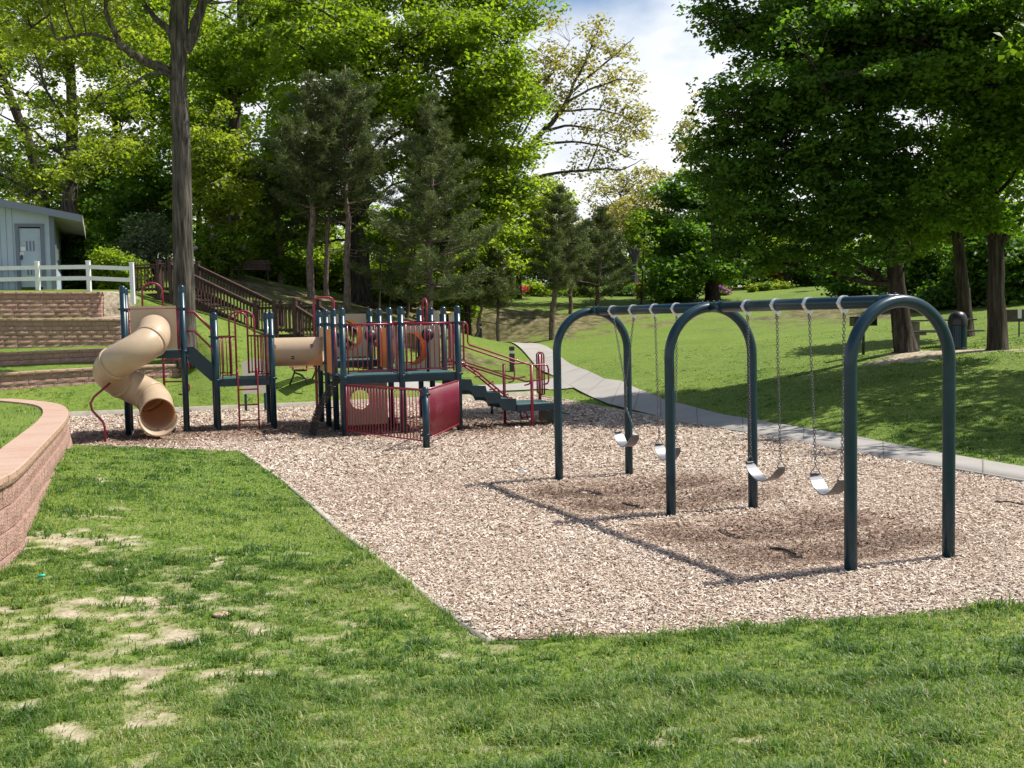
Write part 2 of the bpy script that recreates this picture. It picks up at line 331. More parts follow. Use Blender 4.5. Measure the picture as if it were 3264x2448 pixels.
def ground(P):
    P = np.atleast_2d(np.asarray(P, float))[:, :2]
    z = rbf(P); X, Y = P[:, 0], P[:, 1]
    # terraces
    lv = []
    for i in range(4):
        y, z0, z1 = wallat(i, X); lv.append((y + .20, z0, z1))
    zt = np.full(len(P), np.nan)
    y0 = lv[0][0]
    def ss(a, b, t): t = np.clip((t - a) / (b - a), 0, 1); return t * t * (3 - 2 * t)
    segs = [(lv[0], lv[1]), (lv[1], lv[2]), (lv[2], lv[3])]
    for a, b in segs:
        mk = (Y >= a[0]) & (Y < b[0]); t = (Y - a[0]) / np.maximum(b[0] - a[0], .01)
        zt[mk] = ((a[2] - .04) * (1 - t) + b[1] * t)[mk]
    mk = (Y >= lv[3][0]) & (Y < 60); zt[mk] = (lv[3][2] - .02 + np.clip(Y - lv[3][0], 0, 2.5) * .07 + np.clip(Y - 60, -25, 0) * 0)[mk]
    mk = (Y < lv[0][0]) & (Y > lv[0][0] - 3); t = (lv[0][0] - Y) / 3.0; zt[mk] = (lv[0][1] * (1 - t) + .05 * t)[mk]
    xe = np.interp(Y, [27, 32.6, 33.0, 33.4, 35.8, 36.8, 40, 60], [Xend[0], Xend[0], Xend[1] + .7, Xend[1] - .1, Xend[2], Xend[3], -14.3, -20])
    wgt = 1 - ss(.0, 2.0, X - xe); ok = ~np.isnan(zt)
    z[ok] = z[ok] * (1 - wgt[ok]) + zt[ok] * wgt[ok]
    # wood chip bed is level
    ins = inpoly(P, MUL); dd = polydist(P, MUL)
    f = np.where(ins, 0, ss(0, 1.6, dd)); nearb = (Y < 33)
    base0 = np.where(ins, -.30 * ss(0, .25, dd), .025 * (Y < 22) * ss(0, .12, dd))
    z = np.where(nearb, z * f + base0 * (1 - f), z)
    return z
def gz(x, y): return float(ground([[x, y]])[0])
def onground(px, py, Y):
    p = D(px, py, Y); return (p[0], p[1], gz(p[0], p[1]))

# value noise on arrays
def vnoise(P, s, seed=0):
    r = np.random.default_rng(seed); T = r.random((256, 256))
    x, y = P[:, 0] * s + 1000, P[:, 1] * s + 1000; xi, yi = np.floor(x).astype(int), np.floor(y).astype(int); fx, fy = x - xi, y - yi
    fx = fx * fx * (3 - 2 * fx); fy = fy * fy * (3 - 2 * fy)
    g = lambda a, b: T[a % 256, b % 256]
    return (g(xi, yi) * (1 - fx) + g(xi + 1, yi) * fx) * (1 - fy) + (g(xi, yi + 1) * (1 - fx) + g(xi + 1, yi + 1) * fx) * fy
def fbm(P, s, seed=0, o=4):
    v = 0; a = .5; tot = 0
    for i in range(o): v = v + a * vnoise(P, s * 2 ** i, seed + i); tot += a; a *= .5
    return v / tot
# bare soil patches: photo px, radius along X, radius along Y (metres)
DSPEC = [(205, 1715, .55, .7), (255, 1655, .35, .5), (250, 1545, .25, .4), (300, 1540, .2, .3), (400, 1690, .3, .4), (45, 1935, .35, .3), (110, 1955, .2, .2), (220, 1990, .35, .25), (400, 2120, .45, .28),
 (500, 2100, .3, .2), (640, 1845, .35, .18), (880, 1990, .3, .16), (475, 2320, .25, .16), (545, 2305, .2, .12), (330, 1900, .5, .35), (500, 1960, .45, .35), (700, 2120, .3, .2), (640, 1960, .5, .3), (60, 2240, .3, .12),
 (300, 2360, .2, .12), (100, 2250, .2, .1), (2470, 2370, .22, .12), (2200, 2320, .15, .08), (2560, 2390, .2, .08), (2100, 2380, .2, .1), (3020, 2280, .15, .08), (1580, 2400, .15, .07), (560, 1740, .35, .4), (450, 1850, .3, .3)]
DC = []
for a, b, rx, ry in DSPEC:
    p = G(a, b, .3); DC.append((p[0], p[1], rx, ry))
def dirtmask(P):
    v = np.full(len(P), -1.); nn = fbm(P, 2.2, 5, 4)
    for x, y, rx, ry in DC:
        q = 1 - np.sqrt(((P[:, 0] - x) / (rx * 1.15)) ** 2 + ((P[:, 1] - y) / (ry * 1.15)) ** 2); v = np.maximum(v, q)
    left = np.clip(1 - np.hypot((P[:, 0] + 2.6) / 2.6, (P[:, 1] - 7.2) / 3.4), 0, 1)      # worn area
    fn = fbm(P, 6.5, 15, 4); v = np.clip(v, -1, .6)
    m_ = np.clip((v * .9 + (nn - .5) * 1.8 + (fn - .5) * 3.6 + (fbm(P, 17, 18, 3) - .5) * 1.6 - .56) * 1.9, 0, .92) * (v > -.5) + np.clip((left * .40 + (fbm(P, 6.5, 9, 4) - .60) * 3.2) * 1.3, 0, .6) * (left > 0)
    # worn soil under the picnic tree
    pc = D(2980, 1140, 27); q = 1 - np.hypot((P[:, 0] - pc[0]) / 2.6, (P[:, 1] - pc[1]) / 1.5)
    m_ = np.maximum(m_, np.clip((q * 1.2 + (fbm(P, 1.2, 11, 4) - .5) * 2.2 - .3) * 3, 0, 1) * (q > -.3))
    # pine bank
    for (a, b, Y, rx, ry) in ((1600, 1020, 51.5, 9.5, 3.2), (1250, 1060, 44, 3, 2.4), (1440, 1135, 40, 2.2, 1.2), (1420, 1150, 38, 1.5, 1)):
        pc = D(a, b, Y); q = 1 - np.hypot((P[:, 0] - pc[0]) / rx, (P[:, 1] - pc[1]) / ry)
        m_ = np.maximum(m_, 0)
    pc = D(345, 985, 36.5); q = 1 - np.hypot((P[:, 0] - pc[0]) / 1.0, (P[:, 1] - pc[1]) / 1.4); m_ = np.maximum(m_, np.clip((q * 2 + fbm(P, 2, 3) - .5), 0, 1) * (q > -.1))
    return np.clip(m_, 0, 1)
def littermask(P):
    m_ = np.zeros(len(P))
    for (a, b, Y, rx, ry) in ((1600, 1020, 51.5, 9.5, 3.4), (1250, 1060, 44, 3.2, 2.6), (1440, 1135, 40, 2.2, 1.2), (1420, 1150, 38, 1.5, 1), (1000, 985, 43, 6, 2.5), (2950, 950, 48, 9, 5)):
        pc = D(a, b, Y); q = 1 - np.hypot((P[:, 0] - pc[0]) / rx, (P[:, 1] - pc[1]) / ry); m_ = np.maximum(m_, np.clip((q * 1.6 + (fbm(P, .9, 12, 4) - .5) * 2.2) * 1.6, 0, .85) * (q > -.3))
    return m_
def axis(segs):
    o = []
    for a, b, s in segs: o += list(np.arange(a, b, s))
    return np.array(o)
gx = axis([(-130, -50, 8), (-50, -20, 1), (-20, -6, .2), (-6, 5, .09), (5, 16, .3), (16, 50, 1), (50, 131, 8)])
gy = axis([(-20, 0, 2), (0, 3, .4), (3, 12, .09), (12, 28, .25), (28, 38, .12), (38, 40, .25), (40, 80, .6), (80, 200, 6)])
XX, YY = np.meshgrid(gx, gy); GP = np.stack([XX.ravel(), YY.ravel()], 1)
GZ = ground(GP) + (fbm(GP, .5, 21, 4) - .5) * .07 * (~inpoly(GP, MUL))
nx, ny = len(gx), len(gy); ii = np.arange(nx * ny).reshape(ny, nx)
GF = np.stack([ii[:-1, :-1], ii[:-1, 1:], ii[1:, 1:], ii[1:, :-1]], -1).reshape(-1, 4)
# lawn material
def lawn_mat():
    m_ = bpy.data.materials.new('lawn'); m_.use_nodes = True; n = m_.node_tree; nd = n.nodes; lk = n.links; p = nd['Principled BSDF']
    p.inputs['Roughness'].default_value = .9; p.inputs['Specular IOR Level'].default_value = .15
    tcn = nd.new('ShaderNodeTexCoord')
    def noise(s, d=6):
        t = nd.new('ShaderNodeTexNoise'); t.inputs['Scale'].default_value = s; t.inputs['Detail'].default_value = d; lk.new(tcn.outputs['Object'], t.inputs[0]); return t.outputs[0]
    def ramp(src, els):
        r = nd.new('ShaderNodeValToRGB'); e = r.color_ramp.elements
        while len(e) < len(els): e.new(.5)
        for q, (po, c) in zip(e, els): q.position = po; q.color = (*c, 1)
        lk.new(src, r.inputs[0]); return r.outputs[0]
    g = ramp(noise(.5), [(.3, (.12, .19, .020)), (.5, (.165, .245, .027)), (.7, (.21, .28, .035))])
    g2 = ramp(noise(9, 8), [(.32, (.04, .075, .016)), (.46, (.095, .150, .030)), (.58, (.14, .18, .045)), (.70, (.21, .18, .09))])
    mx = nd.new('ShaderNodeMix'); mx.data_type = 'RGBA'; mx.inputs[0].default_value = .55; lk.new(g, mx.inputs[6]); lk.new(g2, mx.inputs[7])
    so = ramp(noise(7, 8), [(.3, (.24, .185, .125)), (.5, (.40, .33, .235)), (.7, (.53, .45, .34))])
    at = nd.new('ShaderNodeAttribute'); at.attribute_name = 'dirt'
    mx2 = nd.new('ShaderNodeMix'); mx2.data_type = 'RGBA'; lk.new(at.outputs['Fac'], mx2.inputs[0]); lk.new(mx.outputs[2], mx2.inputs[6]); lk.new(so, mx2.inputs[7])
    at3 = nd.new('ShaderNodeAttribute'); at3.attribute_name = 'litter'
    li = ramp(noise(3, 9), [(.35, (.05, .045, .018)), (.5, (.13, .10, .055)), (.65, (.24, .19, .115))])
    mx3 = nd.new('ShaderNodeMix'); mx3.data_type = 'RGBA'; lk.new(at3.outputs['Fac'], mx3.inputs[0]); lk.new(mx2.outputs[2], mx3.inputs[6]); lk.new(li, mx3.inputs[7])
    lk.new(mx3.outputs[2], p.inputs['Base Color'])
    b = nd.new('ShaderNodeBump'); b.inputs['Strength'].default_value = .7; b.inputs['Distance'].default_value = .04; lk.new(noise(25, 8), b.inputs['Height']); lk.new(b.outputs[0], p.inputs['Normal'])
    return m_
M['lawn'] = lawn_mat()
lawn = np_obj('lawn', np.column_stack([GP, GZ]), GF, M['lawn'], attr={'dirt': dirtmask(GP), 'litter': littermask(GP)}, smooth=True)
tag(lawn, 'green park lawn sloping around the play area', kind='structure')

# wood chip bed
def chips_mat():
    m_ = bpy.data.materials.new('wood chips base'); m_.use_nodes = True; n = m_.node_tree; nd = n.nodes; lk = n.links; p = nd['Principled BSDF']
    p.inputs['Roughness'].default_value = .9; tcn = nd.new('ShaderNodeTexCoord')
    vo = nd.new('ShaderNodeTexVoronoi'); vo.inputs['Scale'].default_value = 38; lk.new(tcn.outputs['Object'], vo.inputs[0])
    r = nd.new('ShaderNodeValToRGB'); e = r.color_ramp.elements; e[0].position = .1; e[0].color = (.16, .10, .07, 1); e[1].position = .9; e[1].color = (.42, .31, .24, 1)
    sp_ = nd.new('ShaderNodeSeparateColor'); lk.new(vo.outputs['Color'], sp_.inputs[0]); lk.new(sp_.outputs[0], r.inputs[0])
    lk.new(r.outputs[0], p.inputs['Base Color']); b = nd.new('ShaderNodeBump'); b.inputs['Strength'].default_value = 1; b.inputs['Distance'].default_value = .02
    lk.new(sp_.outputs[1], b.inputs['Height']); lk.new(b.outputs[0], p.inputs['Normal']); return m_
M['chipbase'] = chips_mat()
M['chip'] = mat('wood chip', (.5, .4, .33), .8, .2, attr=[(0, (.13, .085, .06)), (.25, (.30, .205, .145)), (.6, (.53, .43, .335)), (1, (.78, .70, .60))])
mx_, my_ = np.arange(-13.4, 9.6, .12), np.arange(7.2, 32.6, .12)
MX, MY = np.meshgrid(mx_, my_); MPn = np.stack([MX.ravel(), MY.ravel()], 1)
mi = np.arange(len(MPn)).reshape(len(my_), len(mx_)); MF = np.stack([mi[:-1, :-1], mi[:-1, 1:], mi[1:, 1:], mi[1:, :-1]], -1).reshape(-1, 4)
cen = MPn[MF].mean(1); MF = MF[inpoly(cen, MUL)]
SWC = np.array([3.51, 9.593]); STH = .387229; SD = np.array([cos(STH), sin(STH)]); SN = np.array([-sin(STH), cos(STH)]); BAY = 3.0986
SEATS_T = [.86 * 3.1 - 1.75, 0, 0, 0]
HOL = [SWC + SN * (BAY * .30), SWC + SN * (BAY * .66), SWC + SN * (BAY * 1.30), SWC + SN * (BAY * 1.68)]
def mulchz(P):
    z = (fbm(P, .8, 31, 4) - .5) * .05
    for c in HOL:
        q = P - c; z = z - .13 * np.exp(-((q @ SD) / .75) ** 2 - ((q @ SN) / .5) ** 2)
    return z
def mulchdark(P):
    v = np.zeros(len(P))
    for c in HOL:
        for off, s in ((.0, .7), (.9, .55), (-.9, .55)):
            q = P - c - SD * off; v = np.maximum(v, np.exp(-((q @ SD) / s) ** 2 - ((q @ SN) / .55) ** 2))
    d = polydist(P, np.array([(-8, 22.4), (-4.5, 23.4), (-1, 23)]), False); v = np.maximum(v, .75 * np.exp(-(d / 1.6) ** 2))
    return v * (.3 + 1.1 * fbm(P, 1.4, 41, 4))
used = np.unique(MF); remap = np.full(len(MPn), -1); remap[used] = np.arange(len(used))
bed = np_obj('wood_chip_bed', np.column_stack([MPn[used], mulchz(MPn[used]) - .006]), remap[MF], M['chipbase'], smooth=True)
tag(bed, 'pale wood chip bed under the playground', kind='structure')
# individual chips scattered as one mass
def chips(n, yr, ln, wd):
    y = yr[0] + (yr[1] - yr[0]) * rng.random(n * 3); x = (rng.random(n * 3) - .5) * 2 * np.minimum(.56 * y + .8, 13)
    P = np.stack([x, y], 1); P = P[inpoly(P, MUL)][:n]; n = len(P)
    a = rng.random(n) * 2 * pi; l = ln * np.clip(np.exp(rng.normal(-.1, .42, n)), .35, 2.6); w_ = wd * np.clip(np.exp(rng.normal(-.05, .35, n)), .4, 2.2); tilt = rng.normal(0, .28, n); rol = rng.normal(0, .35, n)
    ax = np.stack([np.cos(a) * np.cos(tilt), np.sin(a) * np.cos(tilt), np.sin(tilt)], 1)
    bx = np.stack([-np.sin(a) * np.cos(rol), np.cos(a) * np.cos(rol), np.sin(rol)], 1)
    c = np.column_stack([P, mulchz(P) + .004 + rng.random(n) * .016]); nn = np.cross(ax, bx)
    A = ax * l[:, None] / 2; B = bx * w_[:, None] / 2; h = nn * (w_ * .28)[:, None]
    V = np.stack([c - A - B, c + A * .8 - B, c - A, c + A, c - A * .85 + B, c + A - B * -1], 1); V[:, 2] += h; V[:, 3] += h
    F_ = np.array([[0, 1, 3, 2], [2, 3, 5, 4]]); F = (np.arange(n)[:, None, None] * 6 + F_[None]).reshape(-1, 4)
    v = np.clip(rng.normal(.57, .23, n) - .9 * mulchdark(P) , 0, 1) * (.85 + .3 * fbm(P, .6, 51)); v = np.clip(v + (P[:, 1] < 12) * .03, 0, 1)
    return V.reshape(-1, 3), F, np.repeat(v, 6)
cv, cf, ca = [], [], []; b0 = 0
for args in ((52000, (7.2, 11), .034, .010), (52000, (11, 16), .040, .013), (44000, (16, 22), .055, .018), (30000, (22, 32), .07, .024)):
    V, F, v = chips(*args); cv.append(V); cf.append(F + b0); ca.append(v); b0 += len(V)
wc = np_obj('wood_chips', np.vstack(cv), np.vstack(cf), M['chip'], attr={'v': np.concatenate(ca)})
tag(wc, 'loose pale wood chips covering the playground bed', 'wood chips', kind='stuff')

# edging round the bed
def strip(pts, wd, zt, zb, name, mt, zfun=None, bl=None):
    """solid ribbon following pts (k,2); zt above local height"""
    pts = [np.array(p[:2], float) for p in pts]; q = []
    for i in range(len(pts) - 1):
        n_ = max(1, int(np.hypot(*(pts[i + 1] - pts[i])) / .35)); q += [pts[i] + (pts[i + 1] - pts[i]) * t / n_ for t in range(n_)]
    q.append(pts[-1]); q = np.array(q); t = np.gradient(q, axis=0); t /= np.hypot(*t.T)[:, None]; nn = np.stack([-t[:, 1], t[:, 0]], 1)
    V = []; z = zfun(q) if zfun is not None else np.zeros(len(q))
    for s_, zz in ((-.5, zb), (-.5, zt), (.5, zt), (.5, zb)): V.append(np.column_stack([q + nn * wd * s_, z + zz]))
    V = np.stack(V, 1).reshape(-1, 3); F = [[(i * 4 + k, i * 4 + 4 + k, i * 4 + 5 + k, i * 4 + 1 + k) for k in range(3)] for i in range(len(q) - 1)]
    F = np.array(F).reshape(-1, 4); F = np.vstack([F, [[0, 1, 2, 3]], [[len(V) - 1, len(V) - 2, len(V) - 3, len(V) - 4]]])
    return np_obj(name, V, F, mt)
near_line = [left_r[0], left_r[1], left_r[2]] + mulch_near
e1_ = strip(near_line, .075, .012, -.2, 'edging', M['curb']); tag(e1_, 'pale edging strip between left front lawn and wood chips', 'edging', 'edging round the wood chip bed')
e2_ = strip([mulch_near[-1]] + mulch_right + [np.array([9.5, 9.6])], .07, -.005, -.2, 'edging', M['curb']); tag(e2_, 'edging strip along the front right edge of the wood chips nearest the camera', 'edging', 'edging round the wood chip bed')
e3_ = strip([np.array([8.2, 11.6])] + far_r, .08, .03, -.2, 'edging', M['curb']); tag(e3_, 'edging strip between wood chips and the concrete path behind the swings', 'edging', 'edging round the wood chip bed')
e4_ = strip([far_r[-1]] + far_l, .14, .13, -.2, 'edging', M['curb']); tag(e4_, 'straight timber edging behind the climbing structure', 'edging', 'edging round the wood chip bed')

# path: far and near edges
def pathpts(l, z0=.05): return [np.array(D(a, b, Y)[:2]) for a, b, Y in l]
pn = [G(3264, 1530, .06)[:2], G(2735, 1442, .06)[:2], G(2450, 1394, .06)[:2], G(2124, 1327, .08)[:2], G(1941, 1281, .1)[:2]]
pf = [G(3264, 1489, .06)[:2], G(2735, 1400, .06)[:2], G(2450, 1356, .06)[:2], G(2120, 1286, .1)[:2], G(1980, 1235, .16)[:2]]
pn = [pn[0] + (pn[0] - pn[1]) * 1.2] + pn + [D(1866, 1256, 31.0)[:2], D(1806, 1232, 33.8)[:2], D(1744, 1202, 37.4)[:2], D(1700, 1176, 40.2)[:2], D(1658, 1152, 43)[:2], D(1622, 1130, 45.6)[:2], D(1580, 1113, 47.4)[:2]]
pf = [pf[0] + (pf[0] - pf[1]) * 1.2] + pf + [D(1925, 1210, 33.6)[:2], D(1878, 1188, 35.8)[:2], D(1830, 1164, 38.6)[:2], D(1785, 1144, 41.2)[:2], D(1742, 1127, 44)[:2], D(1706, 1116, 46)[:2], D(1655, 1108, 48.2)[:2]]
def ribbon(name, A, B, lift, mt, nsub=14, wsub=5):
    A, B = np.array(A), np.array(B); V = []; t = np.linspace(0, len(A) - 1, (len(A) - 1) * nsub + 1)
    a = np.stack([np.interp(t, range(len(A)), A[:, k]) for k in (0, 1)], 1); b = np.stack([np.interp(t, range(len(B)), B[:, k]) for k in (0, 1)], 1)
    rows = [a + (b - a) * s / wsub for s in range(wsub + 1)]; R_ = np.stack(rows, 1).reshape(-1, 2)
    z = ground(R_) + (fbm(R_, .5, 21, 4) - .5) * .0 + lift; z = z.reshape(len(t), wsub + 1)
    V = np.column_stack([R_, z.ravel()]); i_ = np.arange(len(V)).reshape(len(t), wsub + 1)
    return np_obj(name, V, np.stack([i_[:-1, :-1], i_[:-1, 1:], i_[1:, 1:], i_[1:, :-1]], -1).reshape(-1, 4), mt, smooth=True)
path = ribbon('path', pn, pf, .045, M['concrete']); tag(path, 'grey concrete path curving behind the swings', kind='structure')
sn = [D(1850, 1244, 32.6)[:2], D(1700, 1234, 33.2)[:2], D(1480, 1236, 32.9)[:2], D(1310, 1236, 32.7)[:2], D(1150, 1240, 32.4)[:2]]
sf = [D(1800, 1215, 35.8)[:2], D(1730, 1218, 35.2)[:2], D(1480, 1226, 34.1)[:2], D(1310, 1222, 34.2)[:2], D(1150, 1226, 33.8)[:2]]
spur = ribbon('path', sn, sf, .042, M['concrete']); tag(spur, 'narrow concrete side path behind the climbing structure', kind='structure')
PATHPOLY = np.array(list(pn) + list(pf)[::-1]); SPURPOLY = np.array(list(sn) + list(sf)[::-1])

jm = mat('path joint', (.22, .20, .175), .95, .1)
def joints(A, B, par, lift, step=2.2):
    A, B = np.array(A), np.array(B); mb = MB(); sA = np.concatenate([[0], np.cumsum(np.hypot(*np.diff((A + B) / 2, axis=0).T))]); s = .7
    while s < sA[-1]:
        a = np.array([np.interp(s, sA, A[:, k]) for k in (0, 1)]); b = np.array([np.interp(s, sA, B[:, k]) for k in (0, 1)]); t = np.array([(b - a)[1], -(b - a)[0]]); t /= np.hypot(*t); n_ = 5; vs = []
        for i in range(n_ + 1):
            c = a + (b - a) * (.02 + .96 * i / n_); z = gz(*c) + lift
            for q in (-1, 1): vs.append((c[0] + t[0] * .009 * q, c[1] + t[1] * .009 * q, z))
        mb.add(vs, [(i * 2, i * 2 + 1, i * 2 + 3, i * 2 + 2) for i in range(n_)]); s += step
    return mb.build('joints', jm, par)
joints(pn, pf, path, .052)
# ------------------------------------------------------------------ swing frame
def PX(p):
    X, Y, Z = p[0], p[1], p[2] - HC; zc = Y * cp - Z * sp; yc = Y * sp + Z * cp; u = X / zc * FOC; v = -yc / zc * FOC
    return 1632 + u * cr + v * sr, 1224 - u * sr + v * cr
WLEG = 1.131; ZB = 2.40; RP = .0575
sC = Vector((*SWC, 0)); sSD = Vector((*SD, 0)); sSN = Vector((*SN, 0))
frame = thing('swing_set', 'dark green three-arch steel swing frame standing in the wood chips', 'swing frame', sC + sSN * BAY)
for k in range(3):
    c = sC + sSN * BAY * k; R_ = WLEG / 2; pts = [c + sSD * R_ + UP * z for z in (-.15, .6, 1.2, ZB - R_ - .02)]
    pts += [c + sSD * R_ * cos(a) + UP * (ZB - R_ + R_ * sin(a)) for a in [pi * i / 26 for i in range(0, 27)]]
    pts += [c - sSD * R_ + UP * z for z in (ZB - R_ - .02, 1.2, .6, -.15)]
    MB().tube(pts, RP, 20).build('arch', M['green'], frame)
for k in range(2):
    a = sC + sSN * (BAY * k + .02) + UP * ZB; b = sC + sSN * (BAY * (k + 1) - .02) + UP * ZB
    mb = MB().tube([a, b], RP + .003, 20)
    for q, s_ in ((a, 1), (b, -1)):
        c0 = q + sSN * (.11 * s_); mb.tube([c0, c0 + sSN * (.13 * s_)], RP + .008, 20)
        for e in (.05, .16): mb.lathe(q + sSN * e * s_ + UP * (RP + .002), [(.012, 0), (.012, .012), (.006, .018), (.0, .02)], 8)
    mb.build('top_beam', M['green'], frame)
def t_at(px):
    lo, hi = 0, 2 * BAY
    for _ in range(40):
        md = (lo + hi) / 2
        if PX(sC + sSN * md + UP * ZB)[0] > px: lo = md
        else: hi = md
    return lo
CL = [[t_at(a), t_at(b)] for a, b in ((2020, 1955), (2157, 2088), (2476, 2383), (2691, 2579))]
def clampring(c):
    mb = MB(); r0, r1, wd = RP + .004, RP + .014, .022
    n = 24; prof = []
    for k in range(n):
        a = 2 * pi * k / n; d = sSD * cos(a) + UP * sin(a)
        ro = r1 + (.012 if abs(cos(a)) > .985 else 0) + (.03 * max(0, -sin(a) - .86) / .14)
        prof.append((c + d * r0 - sSN * wd, c + d * ro - sSN * wd, c + d * ro + sSN * wd, c + d * r0 + sSN * wd))
    vs = [v for q in prof for v in q]; fs = [(i * 4 + j, i * 4 + (j + 1) % 4, ((i + 1) % n) * 4 + (j + 1) % 4, ((i + 1) % n) * 4 + j) for i in range(n) for j in range(4)]
    mb.add(vs, fs, False); mb.box(c - UP * (r1 + .018), (.012, .036, .05), (sSD, sSN, UP)); return mb
def chain(mb, p, q, pitch=.030, r=.0036, ln=.042, wd=.026):
    p, q = Vector(p), Vector(q); d = q - p; n = max(2, int(d.length / pitch)); t = d.normalized(); a = t.orthogonal().normalized(); b = t.cross(a)
    for i in range(n):
        c = p + d * ((i + .5) / n); s_ = (a + b).normalized() if i % 2 else (a - b).normalized()
        h = ln / 2 - wd / 2; pts = []
        for k in range(8):
            an = 2 * pi * k / 8 + pi / 8; pts.append(c + s_ * (wd / 2 * cos(an)) + t * (wd / 2 * sin(an) + (h if sin(an) > 0 else -h)))
        mb.tube(pts, r, 5, closed=True)
SWL = ['swing with twisted chains nearest the climbing structure', 'swing hanging just behind the middle arch, half hidden by its near leg',
       'swing in the front bay, second belt seat from the nearest arch', 'swing in the front bay right beside the nearest arch']
for k, ts in enumerate(CL):
    tm = sum(ts) / 2; half = .25; zs = [.72, .665, .665, .67][k]; lean = [.02, 0, .03, .02][k]
    base = sC + sSN * tm + sSD * lean
    sw = thing('swing', 'dark rubber belt ' + SWL[k], 'swing', base + UP * (zs - .17), 'belt swings hanging from the green frame')
    twist = [radians(180), radians(4), radians(-8), radians(6)][k]
    sd = sSD * cos(twist) - sSN * sin(twist); sn = sSN * cos(twist) + sSD * sin(twist)
    vs = []; NS = 22; Wd = .15
    for i in range(NS + 1):
        u = -1 + 2 * i / NS; x = u * half; z = zs - .165 * (1 - abs(u) ** 2.1) - .0; tn = Vector((0, 0, 0))
        ww = Wd / 2 * (1 if abs(u) < .86 else (1 - ((abs(u) - .86) / .14) ** 2 * .35))
        for s_, th_ in ((-1, 0), (1, 0), (1, -.013), (-1, -.013)): vs.append(base + sn * x + sd * ww * s_ + UP * (z + th_))
    fs = [(i * 4 + a, i * 4 + (a + 1) % 4, i * 4 + 4 + (a + 1) % 4, i * 4 + 4 + a) for i in range(NS) for a in range(4)] + [(3, 2, 1, 0), tuple(NS * 4 + a for a in range(4))]
    mb = MB(); mb.add(vs, fs, False)
    for sg in (-1, 1): mb.box(base + sn * half * sg * .97 + UP * (zs + .004), (.09, .02, .012), (sd, sn, UP), .002)
    mb.build('seat', M['seat'], sw)
    ends = [base + sn * half * .97 * sg + UP * zs for sg in (-1, 1)]
    for j, sg in enumerate((-1, 1)):
        top = sC + sSN * ts[0 if sg < 0 else 1] + UP * (ZB - RP - .03); e = ends[j]
        mb = MB(); tri = e + UP * .085 - sn * sg * .012
        if k == 0: tri = tri - sn * sg * .02
        for s2 in (-1, 1): mb.tube([e + sd * .062 * s2, tri], .0045, 6)
        mb.tube([e + sd * .062, e - sd * .062], .0045, 6)
        if k == 0:
            mid = base + sSN * .004 * sg + UP * 1.32; chain(mb, top, mid + sSD * .01 * sg); chain(mb, mid + sSD * .01 * sg, mid - UP * .22 - sSD * .008 * sg); chain(mb, mid - UP * .22 - sSD * .008 * sg, tri)
        else: chain(mb, top, tri)
        # hook near the clamp
        mb.tube([top + UP * .02 + sSD * (.014 * cos(a)) - UP * (.05 - .03 * sin(a)) for a in [2 * pi * i / 9 for i in range(9)]], .005, 6, closed=True)
        mb.build('chain', M['metal'], sw)
for ts in CL:
    for t in ts: clampring(sC + sSN * t + UP * ZB).build('clamp', M['clamp'], frame)

# ------------------------------------------------------------------ climbing structure
Q4 = Vector((-3.40, 21.50, 0)); MO = 1.2
def g_(i, j): return Q4 + E1 * (i * MO) + E2 * (j * MO)
play = thing('climbing_structure', 'large climbing structure with dark green posts, maroon railings and tan tube slide', 'playground equipment', g_(1, 1))
P2 = Vector((-7.09, 23.08, 0)); P1 = P2 - E1 * MO; P1b = P1 + E2 * MO; P2b = P2 + E2 * MO
P3 = Vector((-6.46, 23.28, 0)); P4 = P3 + E1 * MO; P3b = P3 + E2 * MO; P4b = P4 + E2 * MO
RPO = .064
def post(p, h, collars, name='post', z0=-.15):
    o = MB().tube([p + UP * z0, p + UP * (h - .1)], RPO, 18).build(name, M['green'], play)
    MB().lathe(p, [(RPO + .003, h - .16), (RPO + .003, h - .05), (RPO * .93, h - .03), (RPO * .72, h - .008), (RPO * .4, h + .002), (0, h + .005)], 18).build('cap', M['green'], o)
    for z in collars:
        mb = MB().lathe(p, [(RPO, z - .028), (RPO + .014, z - .024), (RPO + .016, z - .006), (RPO + .008, z), (RPO + .016, z + .006), (RPO + .014, z + .024), (RPO, z + .028)], 18)
        mb.box(p + E1 * (RPO + .02) + UP * z, (.03, .03, .035)); mb.box(p - E1 * (RPO + .02) + UP * z, (.03, .03, .035)); mb.build('collar', M['green'], o)
D1, D2, D3, D4 = 1.24, 1.80, 1.14, 1.47            # deck heights: main, slide tower, middle, raised rear
for p in (P1, P2, P1b, P2b): post(p, 3.2, (2.70, D2 - .03))
for p in (P3, P4, P3b, P4b): post(p, 2.6, (2.06, D3 - .03))
for i in range(3):
    for j in range(4):
        if (i, j) in ((1, 0),): col_ = (2.27,)
        post(g_(i, j), 2.62, (2.27, 1.2) if j < 2 else (2.3, 1.43), )
SPOST = Vector((-1.58, 19.28, 0)); post(SPOST, 1.12, (.98, .24))
def deck(c, z, sx=MO, sy=MO, th=.17):
    mb = MB(); mb.box(c + UP * (z - .02), (sx - .08, sy - .08, .04), (E1, E2, UP), .008)
    o = mb.build('deck', M['green_deck'], play)
    rim = MB()
    for s_ in (-1, 1):
        rim.box(c + E2 * (sy / 2 - .03) * s_ + UP * (z - .045 - th / 2 + .03), (sx - .09, .04, th - .03), (E1, E2, UP))
        rim.box(c + E1 * (sx / 2 - .03) * s_ + UP * (z - .045 - th / 2 + .03), (.04, sy - .19, th - .03), (E1, E2, UP))
    rim.build('rim', M['green'], o); return o
deck((P1 + P2b) / 2, D2); deck((P3 + P4b) / 2, D3)
for i, j, z in ((0, 0, D1), (1, 0, D1), (0, 1, D1), (1, 1, D1), (0, 2, D4), (1, 2, D1)): deck(g_(i + .5, j + .5), z)
